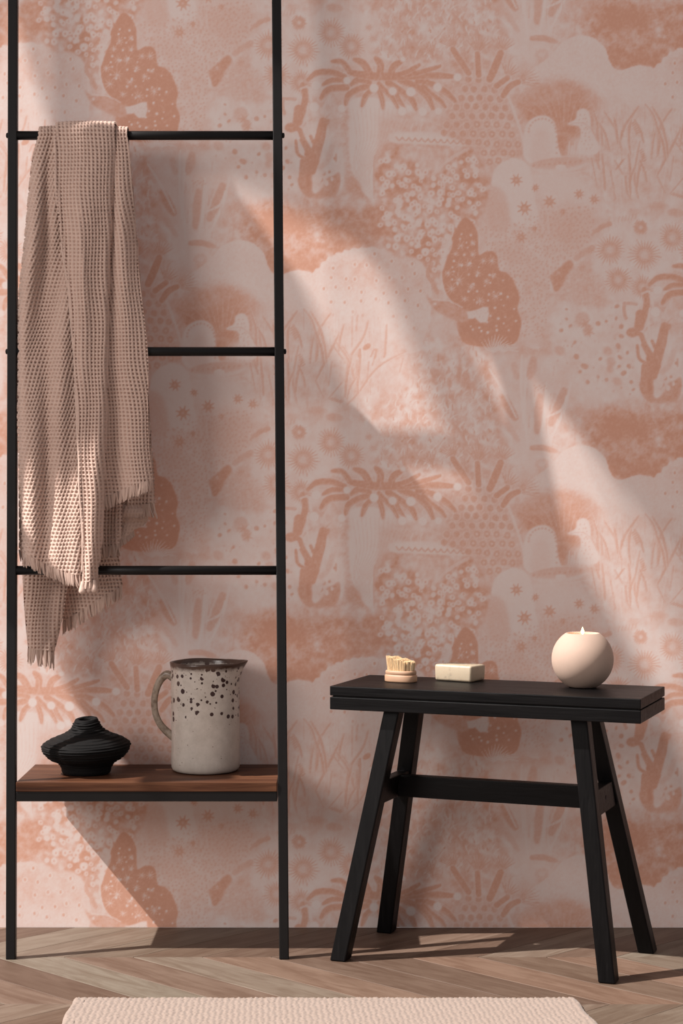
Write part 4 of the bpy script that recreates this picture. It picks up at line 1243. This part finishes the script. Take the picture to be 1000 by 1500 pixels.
au = (leg_at('FL', .27)[0] + leg_at('BL', .27)[0]) / 2 + .009
bu = (leg_at('FR', .27)[0] + leg_at('BR', .27)[0]) / 2 - .009
bm = bmesh.new(); hexa(bm, box_pts(au, bu, 0.002, 0.022, zc0, zc1), 0.0012, 2); bpart('stretcher', bm, 'bwood_x')

# ------------------------------------------------------------------ candle
def on_bench(px, py):
    s = (H - BH) / (K * (py - HOR))
    return Vector(((px - 500) * K * s, -(1 - s) * D, BH))
cl = on_bench(853, 1006.5)
cs = (D + cl.y) / D
CR = 45.2 * K * cs
candle = empty('candle', cl, 'round blush pink ceramic candle burning on the black bench', 'candle')
cz = CR * 0.905
prof = [(0.0, 0.0)]
for i in range(0, 49):
    t = -math.pi / 2 + 0.44 + (math.pi - 0.44 - 0.585) * i / 48
    prof.append((CR * math.cos(t), cz + CR * math.sin(t)))
rt, zt = prof[-1]
prof[1] = (prof[1][0] - .001, 0.0)
prof += [(rt - .001, zt + .0006), (rt - .003, zt), (rt - .0035, zt - .004), (rt - .0035, zt - 0.020)]
link('cup', lathe('candle_cup', prof, 80, False, False), MAT['candle'], candle).location = (0, 0, 0.0003)
wax = lathe('wax', [(0.0, zt - .0075), (rt * .6, zt - .007), (rt - .0036, zt - .0055)], 48, False, False)
link('wax', wax, MAT['wax'], candle).location = (0, 0, 0)
link('wick', tube('wick', [(0, 0, zt - .009), (0, 0, zt - .003), (0.0004, 0, zt + .0005)], 0.0007, 8), MAT['wick'], candle).location = (0, 0, 0)
fl = lathe('flame', [(0.0006, zt - .002), (.0022, zt + .0003), (.0027, zt + .0026), (.0022, zt + .0052), (.0011, zt + .0080), (.0002, zt + .0106)], 18, True, True)
link('flame', fl, MAT['flame'], candle).location = (0, 0, 0)
pl = bpy.data.lights.new('candle_glow', 'POINT'); pl.energy = 0.045; pl.color = (1, .55, .25); pl.shadow_soft_size = .004
po = bpy.data.objects.new('candle_glow', pl); po.parent = candle; po.location = (0, 0, zt + .006); C.objects.link(po)

# ------------------------------------------------------------------ soap
sl = on_bench(673.5, 996.5)
bm = bmesh.new()
hexa(bm, box_pts(-.0350, .0350, -.0262, .0262, 0, .0272), 0.0042, 4)
for v in bm.verts:
    k_ = math.sin(v.co.x * 90 + v.co.y * 60) * .0004
    v.co.z += k_ if v.co.z > .01 else 0
    v.co.x *= 1 + .03 * (v.co.z / .026 - .5)
soap = link('soap_bar', bm_mesh('soap_bar', bm, True), MAT['soap'])
soap.location = sl + Vector((0, 0, .0003)); soap.rotation_euler = (0, 0, math.radians(-32))
tag(soap, 'cream marbled bar of soap lying on the black bench', 'soap')

# ------------------------------------------------------------------ nail brush
bl = on_bench(587, 998.5)
brush = empty('nail_brush', bl, 'small beech nail brush with tan bristles upright on the black bench', 'brush', math.radians(-28))
def oval(name, a, b, prof, n=48):
    verts = []
    for k_, z in prof:
        for i in range(n):
            t = 2 * math.pi * i / n
            e = 2 / 2.5
            x = math.copysign(abs(math.cos(t)) ** e, math.cos(t)) * (a + k_); y = math.copysign(abs(math.sin(t)) ** e, math.sin(t)) * (b + k_)
            verts.append((x, y, z))
    me = bpy.data.meshes.new(name)
    me.from_pydata(verts, [], [tuple(q) for q in grid_faces(len(prof), n, True)] + [tuple(reversed(range(n))), tuple(range((len(prof) - 1) * n, len(prof) * n))])
    me.update(); me.polygons.foreach_set('use_smooth', [True] * (len(prof) - 1) * n + [False, False])
    return me
o = link('handle_block', oval('handle_block', .0278, .0190, [(-.0012, 0), (-.0003, .0006), (0, .002), (0, .0100), (-.0006, .0112), (-.0016, .0117), (-.0018, .0124), (-.0012, .0130), (-.0012, .0172), (-.002, .0186), (-.0036, .0192)]), MAT['beech']); o.parent = brush; o.location = (0, 0, .0003)
rg = random.Random(4)
Vv, Ff = [], []
for iy in range(7):
    for ix in range(10):
        bx_ = (ix - 4.5) / 4.5 * .0205; by_ = (iy - 3) / 3 * .0122
        if (bx_ / .0225) ** 2 + (by_ / .0142) ** 2 > 1.05: continue
        for s_ in range(40):
            a_ = rg.uniform(0, 6.28); r_ = .0024 * math.sqrt(rg.uniform(0, 1))
            x, y = bx_ + math.cos(a_) * r_, by_ + math.sin(a_) * r_
            Lb = .0195 - .0042 * (x / .019) + .0010 * math.sin(x * 420) + rg.uniform(-.0009, .0006)
            ox, oy = x * .10 + rg.uniform(-.0007, .0007), y * .12 + rg.uniform(-.0007, .0007)
            v, q, c = tube_arrays([(x, y, .0185), (x + ox * .5, y + oy * .5, .0185 + Lb * .5), (x + ox, y + oy, .0185 + Lb)], [.00044, .00050, .00046], 4)
            b0 = len(Vv); Vv += [tuple(p) for p in v]; Ff += [tuple(b0 + k_ for k_ in f_) for f_ in q] + [tuple(b0 + k_ for k_ in c[1])]
o = link('bristles', mesh_np('bristles', Vv, Ff, False), MAT['bristle']); o.parent = brush; tag(o, 'tan bristle tufts', kind='stuff')

# ------------------------------------------------------------------ rug
RX0, RX1 = -0.405, 0.353
RY0 = -0.470
rib = 0.0086; bead = 0.0078
xs = np.concatenate([[0, .0006, .0018, .0036], np.arange(.005, RX1 - RX0 - .005, .00155), [RX1 - RX0 - .0036, RX1 - RX0 - .0018, RX1 - RX0 - .0006, RX1 - RX0]])
ysr = np.concatenate([[0, .0006, .0018, .0036], np.arange(.005, .17, .0014), np.arange(.17, .80, .0046)])
XX, YY = np.meshgrid(xs, ysr)
W = RX1 - RX0
edge_d = np.minimum(np.minimum(XX, W - XX), YY)
prof_e = 1 - (1 - np.clip(edge_d / .006, 0, 1)) ** 2
row = np.floor(XX / rib)
wobx = 0.0012 * np.sin(YY * 140 + row * 1.7) + .0008 * np.sin(YY * 410 + row * 2.9)
ribh = np.abs(np.cos(math.pi * (XX + wobx) / rib)) ** 1.3
beadh = np.abs(np.cos(math.pi * (YY / bead + 0.33 * (row % 3) + .2 * np.sin(row * 5.1)))) ** 1.2
hgt = .0070 * prof_e + (.0017 * (0.2 + 0.8 * ribh) * (0.6 + .4 * beadh) + .0004 * np.random.default_rng(3).standard_normal(XX.shape)) * np.clip(edge_d / .003, 0, 1)
hgt = np.maximum(hgt, 0.0004)
skew = XX / W * (-YY) * 0.0 + (XX / W) * YY * 0.12
VX = RX0 + XX + skew + .0015 * np.sin(YY * 60) * (edge_d < .02); VY = RY0 - YY + .0012 * np.sin(XX * 45)
rug = link('rug', mesh_np('rug', np.stack([VX, VY, hgt], -1).reshape(-1, 3), grid_faces(len(ysr), len(xs))[:, ::-1], True), MAT['rug'])
tag(rug, 'pale blush woven cotton rug lying on the floor in front', 'rug')
